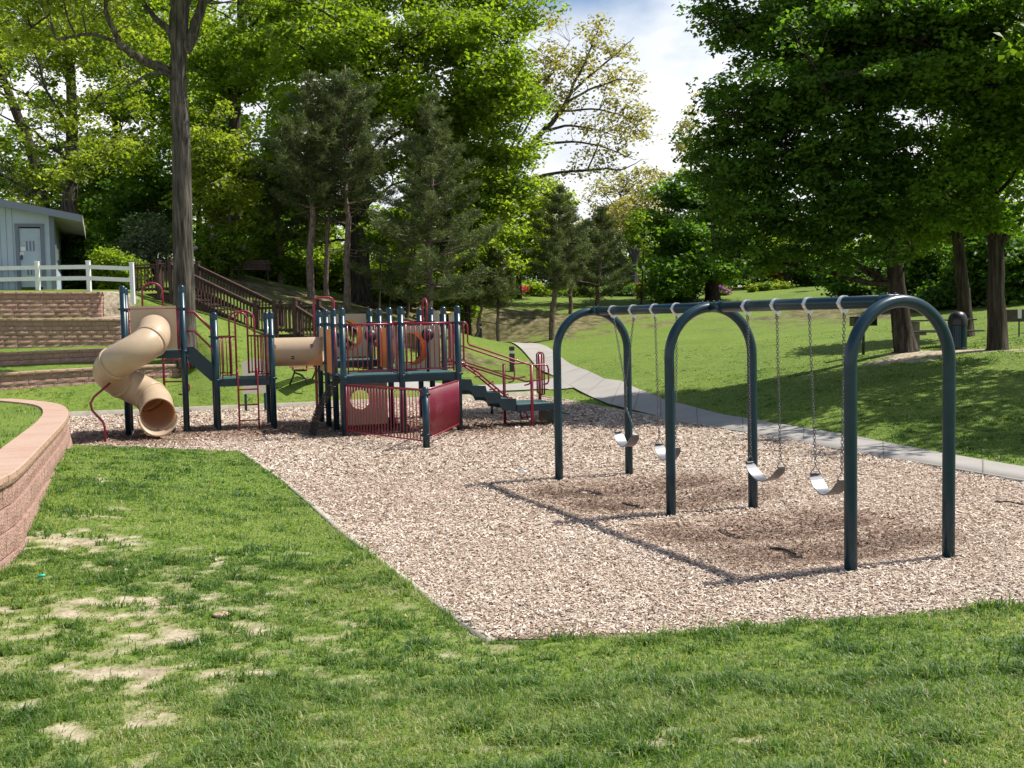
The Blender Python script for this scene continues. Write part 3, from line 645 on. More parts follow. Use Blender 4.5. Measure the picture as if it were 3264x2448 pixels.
def railing(p, q, z0, z1, n, name='railing', inset=.10, rb=.011, rr=.021):
    p, q = Vector(p), Vector(q); d = (q - p).normalized(); a, b = p + d * inset, q - d * inset
    mb = MB().tube([p + d * .05 + UP * z1, q - d * .05 + UP * z1], rr, 10).tube([a + UP * z0, b + UP * z0], rr * .8, 8)
    for k in range(n): c = a + (b - a) * (k / (n - 1)); mb.tube([c + UP * (z0 - (.06 if k in (0, n - 1) else 0)), c + UP * z1], rb * (1.6 if k in (0, n - 1) else 1), 8)
    return mb.build(name, M['red'], play)
railing(g_(0, 0), g_(1, 0), D1 + .09, 2.27, 11); railing(g_(1, 0), g_(2, 0), D1 + .09, 2.27, 11)
railing(g_(1, 3), g_(2, 3), D1 + .09, 2.30, 10)
# low enclosure
railing(g_(0, 0), SPOST, .13, 1.06, 26, 'low_fence', .08, .0095, .017); railing(SPOST, g_(2, 0), .16, 1.06, 32, 'low_fence', .08, .0098, .019)
# panels
def panel(p, q, z0, z1, mt, name='panel', inset=.09, th=.03, hole=None, arch=0, bump=None):
    """vertical sheet between p and q; hole=(u along 0..1, z, r)"""
    p, q = Vector(p), Vector(q); d = (q - p).normalized(); L_ = (q - p).length; a0, a1 = inset, L_ - inset; nrm = d.cross(UP)
    def pt(x, z, s_): return p + d * x + UP * z + nrm * (th / 2 * s_)
    mb = MB()
    if hole is None:
        n = 12; top = [(a0 + (a1 - a0) * k / n, z1 + arch * (sin(pi * k / n))) for k in range(n + 1)]
        out_ = [(a0, z0)] + top + [(a1, z0)]; out_ = out_ if arch else [(a0, z0), (a0, z1), (a1, z1), (a1, z0)]
        mb.prism([pt(x, z, -1) for x, z in out_], nrm * th)
    else:
        u, zc, r = hole; cx_ = a0 + (a1 - a0) * u; n = 32; inner, outer = [], []
        for k in range(n):
            a = 2 * pi * k / n; c_, s_ = cos(a), sin(a); inner.append((cx_ + r * c_, zc + r * s_))
            tx = ((a1 - cx_) / c_ if c_ > 1e-6 else ((a0 - cx_) / c_ if c_ < -1e-6 else 1e9)); tz = ((z1 - zc) / s_ if s_ > 1e-6 else ((z0 - zc) / s_ if s_ < -1e-6 else 1e9))
            t_ = min(tx, tz); outer.append((cx_ + t_ * c_, zc + t_ * s_))
        for cxn, czn in ((a0, z0), (a0, z1), (a1, z0), (a1, z1)):
            kb = min(range(n), key=lambda k: (outer[k][0] - cxn) ** 2 + (outer[k][1] - czn) ** 2); outer[kb] = (cxn, czn)
        vs = [pt(x, z, s_) for s_ in (-1, 1) for ring in (inner, outer) for x, z in ring]; fs = []
        for k in range(n):
            l = (k + 1) % n; fs += [(k, l, n + l, n + k), (2 * n + k, 3 * n + k, 3 * n + l, 2 * n + l), (k, 2 * n + k, 2 * n + l, l), (n + k, n + l, 3 * n + l, 3 * n + k)]
        mb.add(vs, fs)
    o = mb.build(name, mt, play)
    if bump:
        u, zc, r, dep = bump; c = p + d * (a0 + (a1 - a0) * u) + UP * zc; prof = [(r, 0), (r * .97, dep * .4), (r * .8, dep * .75), (r * .45, dep * .95), (0.001, dep)]
        MB().lathe(c, prof, 28, axis=nrm * 1.0).build('bubble', M['amber'], o)
    return o
panel(g_(0, 1), g_(1, 1), .12, 1.10, M['tanpanel'], hole=(.42, .66, .21), th=.035)
panel(g_(1, 1), g_(2, 1), D1 + .06, 2.22, M['tanpanel'], hole=(.40, 1.72, .36)).name
panel(g_(0, 3), g_(1, 3), D4 + .04, 2.52, M['tanpanel'], hole=(.55, 2.02, .36))
panel(g_(1, 1), g_(1, 2), D1 + .06, 2.18, M['amber']); panel(g_(0, 1), g_(0, 2), D1 - .02, 2.18, M['amber'])
panel(g_(0, 2), g_(0, 3), D1 - .02, 2.22, M['tan'], hole=(.5, 1.68, .33))
panel(P4, P4b, D3 + .06, 2.12, M['tan'], hole=(.5, 1.68, .33))
# crawl tube between panels
ta, tb = (P4 + P4b) / 2 + UP * 1.68, (g_(0, 2) + g_(0, 3)) / 2 + UP * 1.68
def shell(path, r, n=28, th=.012, rings=(), scale=None):
    """open pipe with wall thickness along path"""
    mb = MB(); mb.tube(path, r, n, caps=False); nv = len(mb.v); rin = [x - th for x in r] if hasattr(r, '__len__') else r - th
    mb.tube(path, rin, n, caps=False); nf = len(mb.f) // 2; mb.f[nf:] = [f[::-1] for f in mb.f[nf:]]
    k = len(path)
    for e in (0, (k - 1) * n):
        for i in range(n): j = (i + 1) % n; f = (e + i, e + j, nv + e + j, nv + e + i); mb.f.append(f if e else f[::-1]); mb.sm.append(False)
    return mb
tun = shell([ta + (tb - ta) * k / 8 for k in range(9)], .325, 32)
# peep holes: black discs stand in for the dark openings
tunnel = tun.build('crawl_tube', M['tan'], play)
dT = (tb - ta).normalized(); nT = dT.cross(UP)       # towards the camera
for s_, a in ((.12, .42), (.80, .42), (.45, -.40)):
    c = ta + (tb - ta) * s_ + nT * (.326 * cos(a)) + UP * (.326 * sin(a)); ax_ = (nT * cos(a) + UP * sin(a))
    MB().lathe(c - ax_ * .004, [(0.001, .002), (.042, .002), (.044, .0)], 16, axis=ax_).build('peep_hole', M['black'], tunnel)
# bubble behind the big-holed panel (inside of a second crawl tube)
c0 = g_(1.44, 1) + UP * 1.72; shell([c0 + E2 * (.02 + .1 * k) + UP * 0 for k in range(9)], .37, 30).build('crawl_tube', M['amber'], play)
c0 = g_(.55, 3) + UP * 2.02; shell([c0 + E2 * (.02 + .1 * k) for k in range(7)], .37, 30).build('crawl_tube', M['amber'], play)
# steering wheels
for (px_, py_, Yw) in ((1181, 1070, 22.75), (1363, 1066, 22.1)):
    c = Vector(D(px_, py_, Yw)); mb = MB(); ax_ = (-E2 + UP * .15).normalized(); ex = ax_.orthogonal().normalized(); ey = ax_.cross(ex)
    o = MB().lathe(c, [(.0, .05), (.06, .045), (.115, .02), (.135, 0), (.115, -.02), (0, -.03)], 24, axis=ax_).build('play_wheel', M['black'], play)
    MB().lathe(c + ax_ * .05, [(.035, 0), (.035, .02), (.0, .025)], 12, axis=ax_).build('hub', M['red'], o)
    MB().tube([c + E2 * .02, c + E2 * .03 - UP * (c.z - 1.26)], .028, 10).build('wheel_post', M['green'], o)
# doorway arches
def arch_panel(p, q, zd, zr, zt, nl, nr, u0=.33, u1=.68):
    p, q = Vector(p), Vector(q); d = (q - p).normalized(); L_ = (q - p).length; A = p + d * L_ * u0; B = p + d * L_ * u1; r = (B - A).length / 2; c = (A + B) / 2
    mb = MB(); pts = [A + UP * (zd - .02), A + UP * (zt - r)] + [c - d * r * cos(a) + UP * (zt - r + r * sin(a)) for a in [pi * k / 14 for k in range(1, 14)]] + [B + UP * (zt - r), B + UP * (zd + .05)]
    mb.tube(pts, .022, 10); mb.tube([p + d * .05 + UP * zr, A + UP * zr], .02, 8).tube([B + UP * zr, q - d * .05 + UP * zr], .02, 8)
    mb.tube([p + d * .12 + UP * (zd + .08), A + UP * (zd + .08)], .015, 8).tube([B + UP * (zd + .08), q - d * .12 + UP * (zd + .08)], .015, 8)
    for k in range(nl): c_ = p + d * .13 + (A - p - d * .13) * (k / nl); mb.tube([c_ + UP * (zd - (.05 if k == 0 else -.08)), c_ + UP * zr], .013, 8)
    for k in range(nr): c_ = B + (q - d * .12 - B) * ((k + 1) / nr); mb.tube([c_ + UP * (zd - (.05 if k == nr - 1 else -.08)), c_ + UP * zr], .013, 8)
    return mb.build('doorway_rail', M['red'], play)
arch_panel(P3, P4, D3, 2.06, 2.62, 3, 4, .36, .70); arch_panel(P3b, P4b, D3, 2.06, 2.62, 3, 4, .30, .64)
arch_panel(P1b, P2b, D2, 2.70, 3.30, 2, 2, .30, .66)
arch_panel(g_(2, 2), g_(2, 3), D1, 2.3, 2.85, 2, 2, .30, .70)
# ladder on the middle tower
lad = MB(); la, lb = P3 + E1 * .44 - E2 * .16, P3 + E1 * .86 - E2 * .16
for q in (la, lb): lad.tube([q - UP * .1, q + UP * 1.2, q + UP * 1.30 + E2 * .02, q + UP * 1.34 + E2 * .06, q + UP * 1.28 + E2 * .12, q + UP * 1.15 + E2 * .14], .019, 8)
ladder = lad.build('ladder', M['red'], play)
for z in (.22, .56, .90): MB().tube([la + UP * z, lb + UP * z], .016, 8).build('rung', M['red'], ladder)
MB().tube([la + E1 * .06 + E2 * 1.0 - UP * .1, la + E1 * .06 + E2 * 1.0 + UP * 1.12], .019, 8).build('support_leg', M['red'], play)
# stair with guard plates between slide tower and middle tower
for off in (0, 1.06):
    a = P2 + E1 * .08 + E2 * (off + .06); b = P3 - E1 * .06 + E2 * (off + .06)
    pts = [a + UP * 1.84, a + E1 * .14 + UP * 1.84, b + UP * 1.46, b + UP * 1.10, b - E1 * .06 + UP * 1.10, a + UP * 1.56]
    MB().prism(pts, E2 * .03).build('stair_plate', M['green'], play)
    mb = MB()
    for dz in (0, -.42): mb.tube([P2 + E1 * .07 + E2 * off + UP * (2.62 + dz), P2 + E1 * .24 + E2 * off + UP * (2.62 + dz), P3 - E1 * .05 + E2 * off + UP * (2.22 + dz), P3 - E1 * .03 + E2 * off + UP * (2.1 + dz)], .02, 8)
    mb.build('handrail', M['red'], play)
for k in range(3): MB().box((P2 + P3) / 2 + E2 * .6 + E1 * (-.2 + .2 * k) + UP * (1.64 - .17 * k), (.2, 1.0, .04), (E1, E2, UP)).build('step', M['green_deck'], play)
# ---- tube slide
S0 = (P1 + P2) / 2 - E2 * .02
sl = panel(P1, P2, D2 + .02, 2.76, M['tan'], 'slide_panel', .13)
mb = MB()
for q in (P1 + E1 * .10, P2 - E1 * .10): mb.tube([q + UP * (D2 - .05), q + UP * 2.72], .016, 8)
mb.tube([P1 + UP * 2.70, P2 + UP * 2.70], .018, 8); mb.build('slide_panel_rail', M['red'], play)
RH, VC = .44, .62; Vd = -E2
path_ = []
for k in range(5): path_.append(S0 + Vd * (.02 + (VC - .02) * k / 5) + UP * (2.24 - .02 * k))
NH = 44
for k in range(NH + 1):
    a = 2 * pi * k / NH; z = 2.15 - (2.15 - .66) * (k / NH)
    path_.append(S0 + Vd * VC - E1 * RH + E1 * RH * cos(a) + Vd * RH * sin(a) + UP * z)
NS_ = 6; ld = (path_[-1] - path_[-2])
for k in range(1, NS_ + 1): path_.append(path_[4 + NH + 1 - 0] + (Vd * .98 + E1 * .05) * (.60 * k / NS_) - UP * (.022 * k))
RT = .34
segs = [(0, 9), (9, 22), (22, 34), (34, 44), (44, len(path_) - 1)]
slide = None
for si, (a, b) in enumerate(segs):
    sgm = shell(path_[a:b + 1], RT, 36)
    o = sgm.build('tube_section', M['tan'], play)
    if si < 4:
        c, dirv = path_[b], (path_[b + 1] - path_[b - 1]).normalized()
        pr = [(RT - .005, -.035), (RT + .018, -.03), (RT + .024, -.008), (RT + .018, -.002), (RT + .018, .002), (RT + .024, .008), (RT + .018, .03), (RT - .005, .035)]
        MB().lathe(c, pr, 36, axis=dirv).build('joint_ring', M['tan'], o)
c, dirv = path_[-1], (path_[-1] - path_[-2]).normalized()
# exit: half-open scoop with rolled lip
up_ = (UP - dirv * UP.dot(dirv)).normalized(); sd_ = dirv.cross(up_); vs = []; nA, nL = 28, 6
for i in range(nL + 1):
    for k in range(nA + 1):
        a = pi + (pi) * k / nA; rr = RT + .012 * i / nL + (.03 if i == nL else 0); cut = .26 * (i / nL)
        vs.append(c + dirv * cut * (.35 + .65 * (-sin(a))) + sd_ * rr * cos(a) + up_ * rr * sin(a))
fs = [(i * (nA + 1) + k, i * (nA + 1) + k + 1, (i + 1) * (nA + 1) + k + 1, (i + 1) * (nA + 1) + k) for i in range(nL) for k in range(nA)]
mb = MB().add(vs, fs, True); lip = vs[nL * (nA + 1):]; mb.tube(lip, .022, 8); mb.build('slide_exit', M['tan'], play)
MB().tube([c + up_ * (RT) * sin(a) + sd_ * RT * cos(a) for a in [pi * k / 20 for k in range(21)]], .018, 8).build('exit_rim', M['tan'], play)
q = path_[-2]; MB().tube([Vector((q.x, q.y, q.z - RT)), Vector((q.x, q.y, -.1))], .032, 10).build('slide_leg', M['black'], play)
q = path_[24]; f0 = Vector((*G(384, 1385, .0)[:2], 0)); f0 = Vector((q.x - .02, q.y - .45, 0))
MB().tube([f0 - UP * .1, f0 + UP * .32, f0 + UP * .42 - E1 * .03, f0 + UP * .66 - E1 * .22, f0 + UP * .80 - E1 * .25, f0 + UP * .93 - E1 * .18, Vector((q.x, q.y - .1, q.z - RT + .02))], .024, 10).build('slide_leg', M['red'], play)
# spiral climber with hooks behind the slide tower
mb = MB(); c = P1b + E1 * .75 + E2 * .25; mb.tube([c - UP * .1, c + UP * 2.6], .028, 10)
for z, s_ in ((1.55, 1), (1.05, 1), (.55, -1)): mb.tube([c + UP * z, c + E1 * .3 * s_ + UP * z] + [c + E1 * (.42 + .13 * sin(a)) * s_ + UP * (z - .15 + .15 * cos(a)) for a in [pi * k / 8 for k in range(9)]] + [c + E1 * .3 * s_ + UP * (z - .3)], .018, 8)
mb.build('pole_climber', M['red'], play)
# chain net climber on the left side of the main deck
mb = MB(); r0 = g_(0, .12) + UP * 1.2; r1 = g_(0, .88) + UP * 1.2; b0_ = g_(-.5, .12); b1_ = g_(-.5, .88); N1, N2 = 5, 6
def npnt(u, v): return (r0 * (1 - u) + r1 * u) * (1 - v) + (b0_ * (1 - u) + b1_ * u) * v - E1 * .0 + E1 * (-.10 * sin(pi * v))
for i in range(N1 + 1): 
    for j in range(N2): chain(mb, npnt(i / N1, j / N2), npnt(i / N1, (j + 1) / N2), .05, .008, .07, .04)
for j in range(1, N2 + 1):
    for i in range(N1): chain(mb, npnt(i / N1, j / N2), npnt((i + 1) / N1, j / N2), .05, .008, .07, .04)
mb.build('chain_net', M['darkchain'], play)
mb = MB()
for u in (.14, .86): q = g_(0, u); mb.tube([q + UP * (D1 + .02), q + UP * 2.2], .02, 8)
mb.tube([g_(0, .05) + UP * 2.24, g_(0, .95) + UP * 2.24], .018, 8); mb.build('handrail', M['red'], play)
# tall loop ladder at the rear left
mb = MB(); A = g_(-.03, 3.35); B = A + E1 * .46
for off in (0, .22):
    a_, b_ = A + E2 * off, B + E2 * off
    mb.tube([a_ - UP * .1, a_ + UP * 2.82, a_ + UP * 2.9 + E1 * .04, a_ + UP * 2.93 + E1 * .1, b_ + UP * 2.93 - E1 * .1, b_ + UP * 2.9 - E1 * .04, b_ + UP * 2.82, b_ - UP * .1], .02, 8)
o = mb.build('loop_ladder', M['red'], play)
for z in (.3, .6, .9, 1.2): MB().tube([A + UP * z, B + UP * z], .016, 8).build('rung', M['red'], o)
# arched climber
mb = MB(); prof = [(.0, 1.35), (.2, 1.42), (.45, 1.36), (.75, 1.12), (1.05, .82), (1.35, .52), (1.58, .32), (1.72, .15), (1.76, -.1)]
for jj in (1.25, 1.65): mb.tube([g_(2, jj) + E1 * (x * 1.15) + UP * z for x, z in prof], .022, 8)
mb.build('arch_climber', M['red'], play)
mb = MB()
for (x, z) in prof[1:-1]:
    a, b = g_(2, 1.25) + E1 * x * 1.15 + UP * z, g_(2, 1.65) + E1 * x * 1.15 + UP * z; m_ = (a + b) / 2
    mb.tube([a, m_ + UP * .09 + E1 * .06, b], .013, 6).tube([a + E1 * .1 - UP * .06, m_ - UP * .1 - E1 * .03, b + E1 * .1 - UP * .06], .013, 6)
mb.build('climber_loops', M['red'], play)
# straight slide at the rear right
st = g_(2, 2.5) + E2 * .55; mb = MB(); W_ = .24
pr = [(-.1, 1.24), (.15, 1.24), (.4, 1.12), (.9, .82), (1.4, .52), (1.75, .36), (2.1, .30), (2.25, .28)]
for s0, s1, t0, t1 in ((-W_, W_, 0, 0),):
    vs = []; 
    for x, z in pr:
        b = st + E1 * x * .98
        for y, dz in ((-W_ - .02, -.10), (-W_ - .02, .12), (-W_ + .02, .13), (-W_ + .03, .0), (W_ - .03, .0), (W_ - .02, .13), (W_ + .02, .12), (W_ + .02, -.10)): vs.append(b + E2 * y + UP * (z + dz))
    n = 8; fs = [(i * n + k, i * n + (k + 1) % n, (i + 1) * n + (k + 1) % n, (i + 1) * n + k) for i in range(len(pr) - 1) for k in range(n)]; fs += [tuple(range(n)), tuple((len(pr) - 1) * n + k for k in range(n - 1, -1, -1))]
    mb.add(vs, fs)
mb.build('slide_chute', M['tanpanel'], play)
for px_, ytop in ((1388, 990), (1437, 994)):
    a = Vector(D(px_, ytop, 25.7)); MB().prism([a - E2 * .22, a + E2 * .22, a + E2 * .22 - UP * (a.z - 1.2), a - E2 * .22 - UP * (a.z - 1.2)], E1 * .04).build('slide_hood_side', M['beige'], play)
a, b = Vector(D(1390, 996, 25.7)), Vector(D(1437, 998, 25.7)); MB().tube([a + E1 * .03, b], .03, 10).build('hood_bar', M['yellow'], play)
q = st + E1 * 1.75; MB().tube([q + UP * .3, q - UP * .1], .03, 8).build('slide_leg', M['green'], play)
# transfer steps on the right
o_ = g_(2, 0); TR = [(.02, 1.08), (.33, .93), (.64, .78), (.95, .63)]
prof = []
for k, (x, z) in enumerate(TR): prof += [(x, z), (x + .28, z - .012)]
prof += [(1.28, .62), (1.30, .34)]
for k in range(3, 0, -1): prof += [(TR[k][0] + .02, TR[k][1] - .24), (TR[k][0] - .04, TR[k][1] - .10)]
prof += [(.02, .86)]
for jj in (.08, .94):
    MB().prism([o_ + E2 * (jj * MO) + E1 * x + UP * z for x, z in prof], E2 * .04).build('stair_plate', M['green'], play)
for x, z in TR: MB().box(o_ + E2 * (.53 * MO) + E1 * (x + .15) + UP * (z - .05), (.30, .96, .03), (E1, E2, UP)).build('step', M['green_deck'], play)
tp = o_ + E1 * 1.72 + E2 * .62
deck(tp, .50, .95, 1.15, .16)
MB().prism([tp + E1 * .42 - E2 * .55 + UP * .30, tp + E1 * .85 - E2 * .35 + UP * .18, tp + E1 * .85 + E2 * .4 + UP * .18, tp + E1 * .42 + E2 * .55 + UP * .30], UP * .05).build('step', M['green_deck'], play)
MB().box(tp + E1 * .40 - E2 * .1 + UP * .18, (.04, .9, .22), (E1, E2, UP)).build('step_riser', M['green'], play)
for jj, x in ((.03, 1.62), (1.0, 1.36), (1.0, 2.2)):
    q = o_ + E2 * jj * MO + E1 * x; MB().tube([q - UP * .1, q + UP * 1.32 if x < 2 else q + UP * 1.5], .034, 12).build('support_leg', M['red'], play)
def hr(jj):
    s = o_ + E2 * (jj * MO); mb = MB()
    f = lambda x, z: s + E1 * x + UP * z
    mb.tube([f(.07, 2.27), f(.16, 2.27), f(.21, 2.23), f(.22, 2.17), f(.22, 1.86), f(.25, 1.80), f(1.62, 1.32), f(1.92, 1.33), f(1.98, 1.30), f(2.0, 1.22), f(2.0, .98), f(1.97, .92), f(1.88, .90)], .019, 8)
    mb.tube([f(.12, 2.25), f(.13, 2.2), f(.13, 1.50), f(.16, 1.43), f(1.48, .98), f(1.62, .99), f(1.85, 1.02)], .019, 8)
    mb.tube([f(1.60, 1.33), f(1.60, .98), f(1.55, .92), f(1.45, .90)], .017, 8)
    return mb.build('handrail', M['red'], play)
hr(.02); hr(.98)
mb = MB()
for off in (0, .12):
    q = o_ + E2 * (1.0 - off) * MO + E1 * 2.26; mb.tube([q + UP * .62, q + UP * 1.5, q + UP * 1.55 - E1 * .03, q + UP * 1.56 - E1 * .07, q + UP * 1.52 - E1 * .12, q + UP * .66 - E1 * .12, q + UP * .6 - E1 * .06, q + UP * .62], .017, 8)
mb.build('grab_loop', M['red'], play)
# ------------------------------------------------------------------ retaining walls
def blockwall(name, label, line, zt, zb_f, ch, bl, capdef, group=None, depth=.28, batter=.012, seed=1, rough=.016, capw=.32):
    """line: (k,2) face line, visible side on the right of travel direction... blocks are real, faces split and uneven"""
    r = random.Random(seed); line = np.array(line, float); seg = np.hypot(*np.diff(line, axis=0).T); S = np.concatenate([[0], np.cumsum(seg)]); Lt = S[-1]
    def at(s_):
        s_ = min(max(s_, 0), Lt); x = np.interp(s_, S, line[:, 0]); y = np.interp(s_, S, line[:, 1]); e = .05
        x2 = np.interp(min(s_ + e, Lt), S, line[:, 0]) - np.interp(max(s_ - e, 0), S, line[:, 0]); y2 = np.interp(min(s_ + e, Lt), S, line[:, 1]) - np.interp(max(s_ - e, 0), S, line[:, 1])
        l_ = math.hypot(x2, y2); return x, y, y2 / l_, -x2 / l_          # point, outward normal (right of travel)
    zmin = min(zb_f(line[i, 0], line[i, 1]) for i in range(len(line))) - .15
    mbs = MB(); nc = max(1, int(math.ceil((max(zt(0), zt(Lt)) - .1 - zmin) / ch)))
    root = thing(name, label, 'retaining wall', (line[:, 0].mean(), line[:, 1].mean(), zmin), group)
    for c in range(nc):
        s_ = -r.random() * bl
        while s_ < Lt:
            a = max(s_, 0) + .004; b = min(s_ + bl * r.uniform(.85, 1.1), Lt) - .004; s_ = b + .004
            if b - a < .03: continue
            nu, nv_ = 4, 2; vs = []; off = -batter * c * -1
            for j in range(nv_ + 1):
                for i in range(nu + 1):
                    q = a + (b - a) * i / nu; x, y, nx_, ny_ = at(q); top = zt(q) - .1 - c * ch
                    edge = (i in (0, nu)) or (j in (0, nv_)); o_f = batter * c + (0 if edge else rough * r.uniform(.3, 1.6)) + (rough * .2 * r.random() if edge else 0)
                    vs.append((x + nx_ * o_f, y + ny_ * o_f, top - .004 - (ch - .012) * (1 - j / nv_)))
            base = len(vs); x0, y0, n0x, n0y = at(a); x1, y1, n1x, n1y = at(b); fs = [(j * (nu + 1) + i, j * (nu + 1) + i + 1, (j + 1) * (nu + 1) + i + 1, (j + 1) * (nu + 1) + i) for j in range(nv_) for i in range(nu)]
            tz0, tz1 = zt(a) - .1 - c * ch, zt(b) - .1 - c * ch
            dd_ = depth - batter * c * 0
            vs += [(x0 - n0x * dd_, y0 - n0y * dd_, tz0 - ch * .985), (x1 - n1x * dd_, y1 - n1y * dd_, tz1 - ch * .985), (x1 - n1x * dd_, y1 - n1y * dd_, tz1), (x0 - n0x * dd_, y0 - n0y * dd_, tz0)]
            tl, tr_ = nv_ * (nu + 1), nv_ * (nu + 1) + nu
            fs += [tuple([tl + i for i in range(nu + 1)] + [base + 2, base + 3]), tuple([0] + [j * (nu + 1) for j in range(1, nv_ + 1)] + [base + 3, base])[::-1][::-1], tuple([nu + j * (nu + 1) for j in range(nv_ + 1)] + [base + 2, base + 1]), (base, base + 1, base + 2, base + 3)]
            mbs.add(vs, fs)
    mbs.build('block_courses', M['block'], root)
    mc, me_ = MB(), MB(); s_ = 0
    while s_ < Lt - .01:
        b = min(s_ + capdef, Lt); n_ = max(1, int((b - s_) / .15)); vs = []
        for i in range(n_ + 1):
            q = s_ + .004 + (b - s_ - .008) * i / n_; x, y, nx_, ny_ = at(q); z = zt(q)
            for o_f, dz in ((.03, -.1), (.032, -.012), (.022, 0), (.03 - capw, 0), (.03 - capw, -.1)): vs.append((x + nx_ * o_f, y + ny_ * o_f, z + dz))
        fs = [(i * 5 + k, i * 5 + (k + 1) % 5, i * 5 + 5 + (k + 1) % 5, i * 5 + 5 + k) for i in range(n_) for k in range(5)] + [(4, 3, 2, 1, 0), tuple(n_ * 5 + k for k in range(5))]
        mc.add(vs, fs)
        # rough front of the cap
        vs = []; nf_ = n_ * 3
        for j in range(3):
            for i in range(nf_ + 1):
                q = s_ + .005 + (b - s_ - .010) * i / nf_; x, y, nx_, ny_ = at(q); e_ = i in (0, nf_) or j in (0, 2); o_f = .0335 + (0 if e_ else rough * r.uniform(.3, 1.3)); vs.append((x + nx_ * o_f, y + ny_ * o_f, zt(q) - .098 + .084 * j / 2))
        me_.add(vs, [(j * (nf_ + 1) + i, j * (nf_ + 1) + i + 1, (j + 1) * (nf_ + 1) + i + 1, (j + 1) * (nf_ + 1) + i) for j in range(2) for i in range(nf_)])
        s_ = b
    cp_ = mc.build('cap', M['cap'], root); me_.build('cap_face', M['capedge'], cp_)
    return root
LB = ['lowest curved block terrace wall behind the tube slide, lit top edge', 'second terrace wall up from the play area grass', 'tall block terrace wall, third step up below the shed', 'top block terrace wall directly under the white fence']
for i, W in enumerate(WALLS):
    line = []
    for k in range(len(W) - 1):
        n_ = max(1, int(math.hypot(*(W[k + 1][:2] - W[k][:2])) / .5)); line += [W[k][:2] + (W[k + 1][:2] - W[k][:2]) * t / n_ for t in range(n_)]
    line.append(W[-1][:2]); line = np.array(line); seg = np.hypot(*np.diff(line, axis=0).T); S = np.concatenate([[0], np.cumsum(seg)]); zz = np.interp(line[:, 0], W[:, 0], W[:, 3]); zbb = W[:, 2].min()
    # bend the right end back into the bank
    last = line[-1]; line = np.vstack([line, [last + np.array([.12, .35]), last + np.array([.0, 1.0])]]) if i < 1 else np.vstack([line, [last + np.array([.05, .6])]])
    S = np.concatenate([[0], np.cumsum(np.hypot(*np.diff(line, axis=0).T))]); zz = np.append(zz, [zz[-1]] * (len(line) - len(zz)))
    blockwall('terrace_wall', 'reddish ' + LB[i], line, (lambda S, zz: lambda s_: float(np.interp(s_, S, zz)))(S, zz), lambda x, y: zbb, .15, .42, .42, 'block terrace walls stepping up to the shed', seed=i + 3, rough=.02, capw=.3, batter=.004)
# curved front planter wall
def capz(Y): return 1.01 - .19 * (Y - 9) / 8.5 if Y < 17.5 else .82
def Gc(a, b):
    z = .9
    for _ in range(12): p = G(a, b, z); z = capz(p[1])
    return p
outer = [Gc(*s) for s in ((0, 1529), (75, 1469), (125, 1417), (164, 1378), (190, 1352), (206, 1331), (213, 1316), (209, 1301), (197, 1292), (179, 1286), (150, 1281), (112, 1277), (60, 1272.5), (0, 1269))]
outer = np.array(outer)[:, :2]
ext0 = outer[0] + (outer[0] - outer[1]) / np.hypot(*(outer[0] - outer[1])) * 7 + np.array([-1.2, 0]); ext1 = outer[-1] + np.array([-8, -1.5])
line = np.vstack([[ext0], outer, [ext1]])
# smooth
for _ in range(2):
    q = [line[0]]
    for a, b in zip(line[:-1], line[1:]): q += [a * .75 + b * .25, a * .25 + b * .75]
    q.append(line[-1]); line = np.array(q)
PW = line; Sp = np.concatenate([[0], np.cumsum(np.hypot(*np.diff(line, axis=0).T))]); zp = np.array([capz(min(max(y, 8), 24)) for y in line[:, 1]])
blockwall('planter_wall', 'reddish curved block planter wall with smooth pink cap in the left foreground', line, lambda s_: float(np.interp(s_, Sp, zp)), lambda x, y: .0, .2, .45, .42, seed=11, rough=.014, capw=.42, depth=.25, batter=.03)
# grass inside the planter
inn = []
for i in range(len(line)):
    t = line[min(i + 1, len(line) - 1)] - line[max(i - 1, 0)]; t = t / np.hypot(*t); inn.append(line[i] - np.array([t[1], -t[0]]) * .37)
inn = np.array(inn); PLAN = np.vstack([inn, [[-26, inn[-1][1]], [-26, inn[0][1]]]])
axs, ays = np.arange(-24, -4, .4), np.arange(0, 26, .4); AX, AY = np.meshgrid(axs, ays); AP = np.stack([AX.ravel(), AY.ravel()], 1)
aid = np.arange(len(AP)).reshape(len(ays), len(axs)); AF = np.stack([aid[:-1, :-1], aid[:-1, 1:], aid[1:, 1:], aid[1:, :-1]], -1).reshape(-1, 4)
dP = polydist(AP, PLAN[:len(inn)], False); insP = inpoly(AP, PLAN)
# snap cells: keep those whose centre is inside, then pull outside corners onto the line
keep = insP[AF].any(1); AF = AF[keep]; u_ = np.unique(AF); moved = AP.copy()
for k in u_:
    if not insP[k]:
        best = None
        for a, b in zip(inn[:-1], inn[1:]):
            ab = b - a; t = np.clip(((AP[k] - a) @ ab) / (ab @ ab), 0, 1); p = a + ab * t; d_ = np.hypot(*(p - AP[k]))
            if best is None or d_ < best[0]: best = (d_, p)
        moved[k] = best[1]
rm = np.full(len(AP), -1); rm[u_] = np.arange(len(u_))
def planz(P): return np.array([capz(min(max(y, 8), 24)) for y in P[:, 1]]) - .035
PB = np_obj('planter_lawn', np.column_stack([moved[u_], planz(moved[u_])]), rm[AF], M['lawn'], attr={'dirt': np.zeros(len(u_))}, smooth=True)
tag(PB, 'raised lawn inside the curved planter wall', kind='structure')

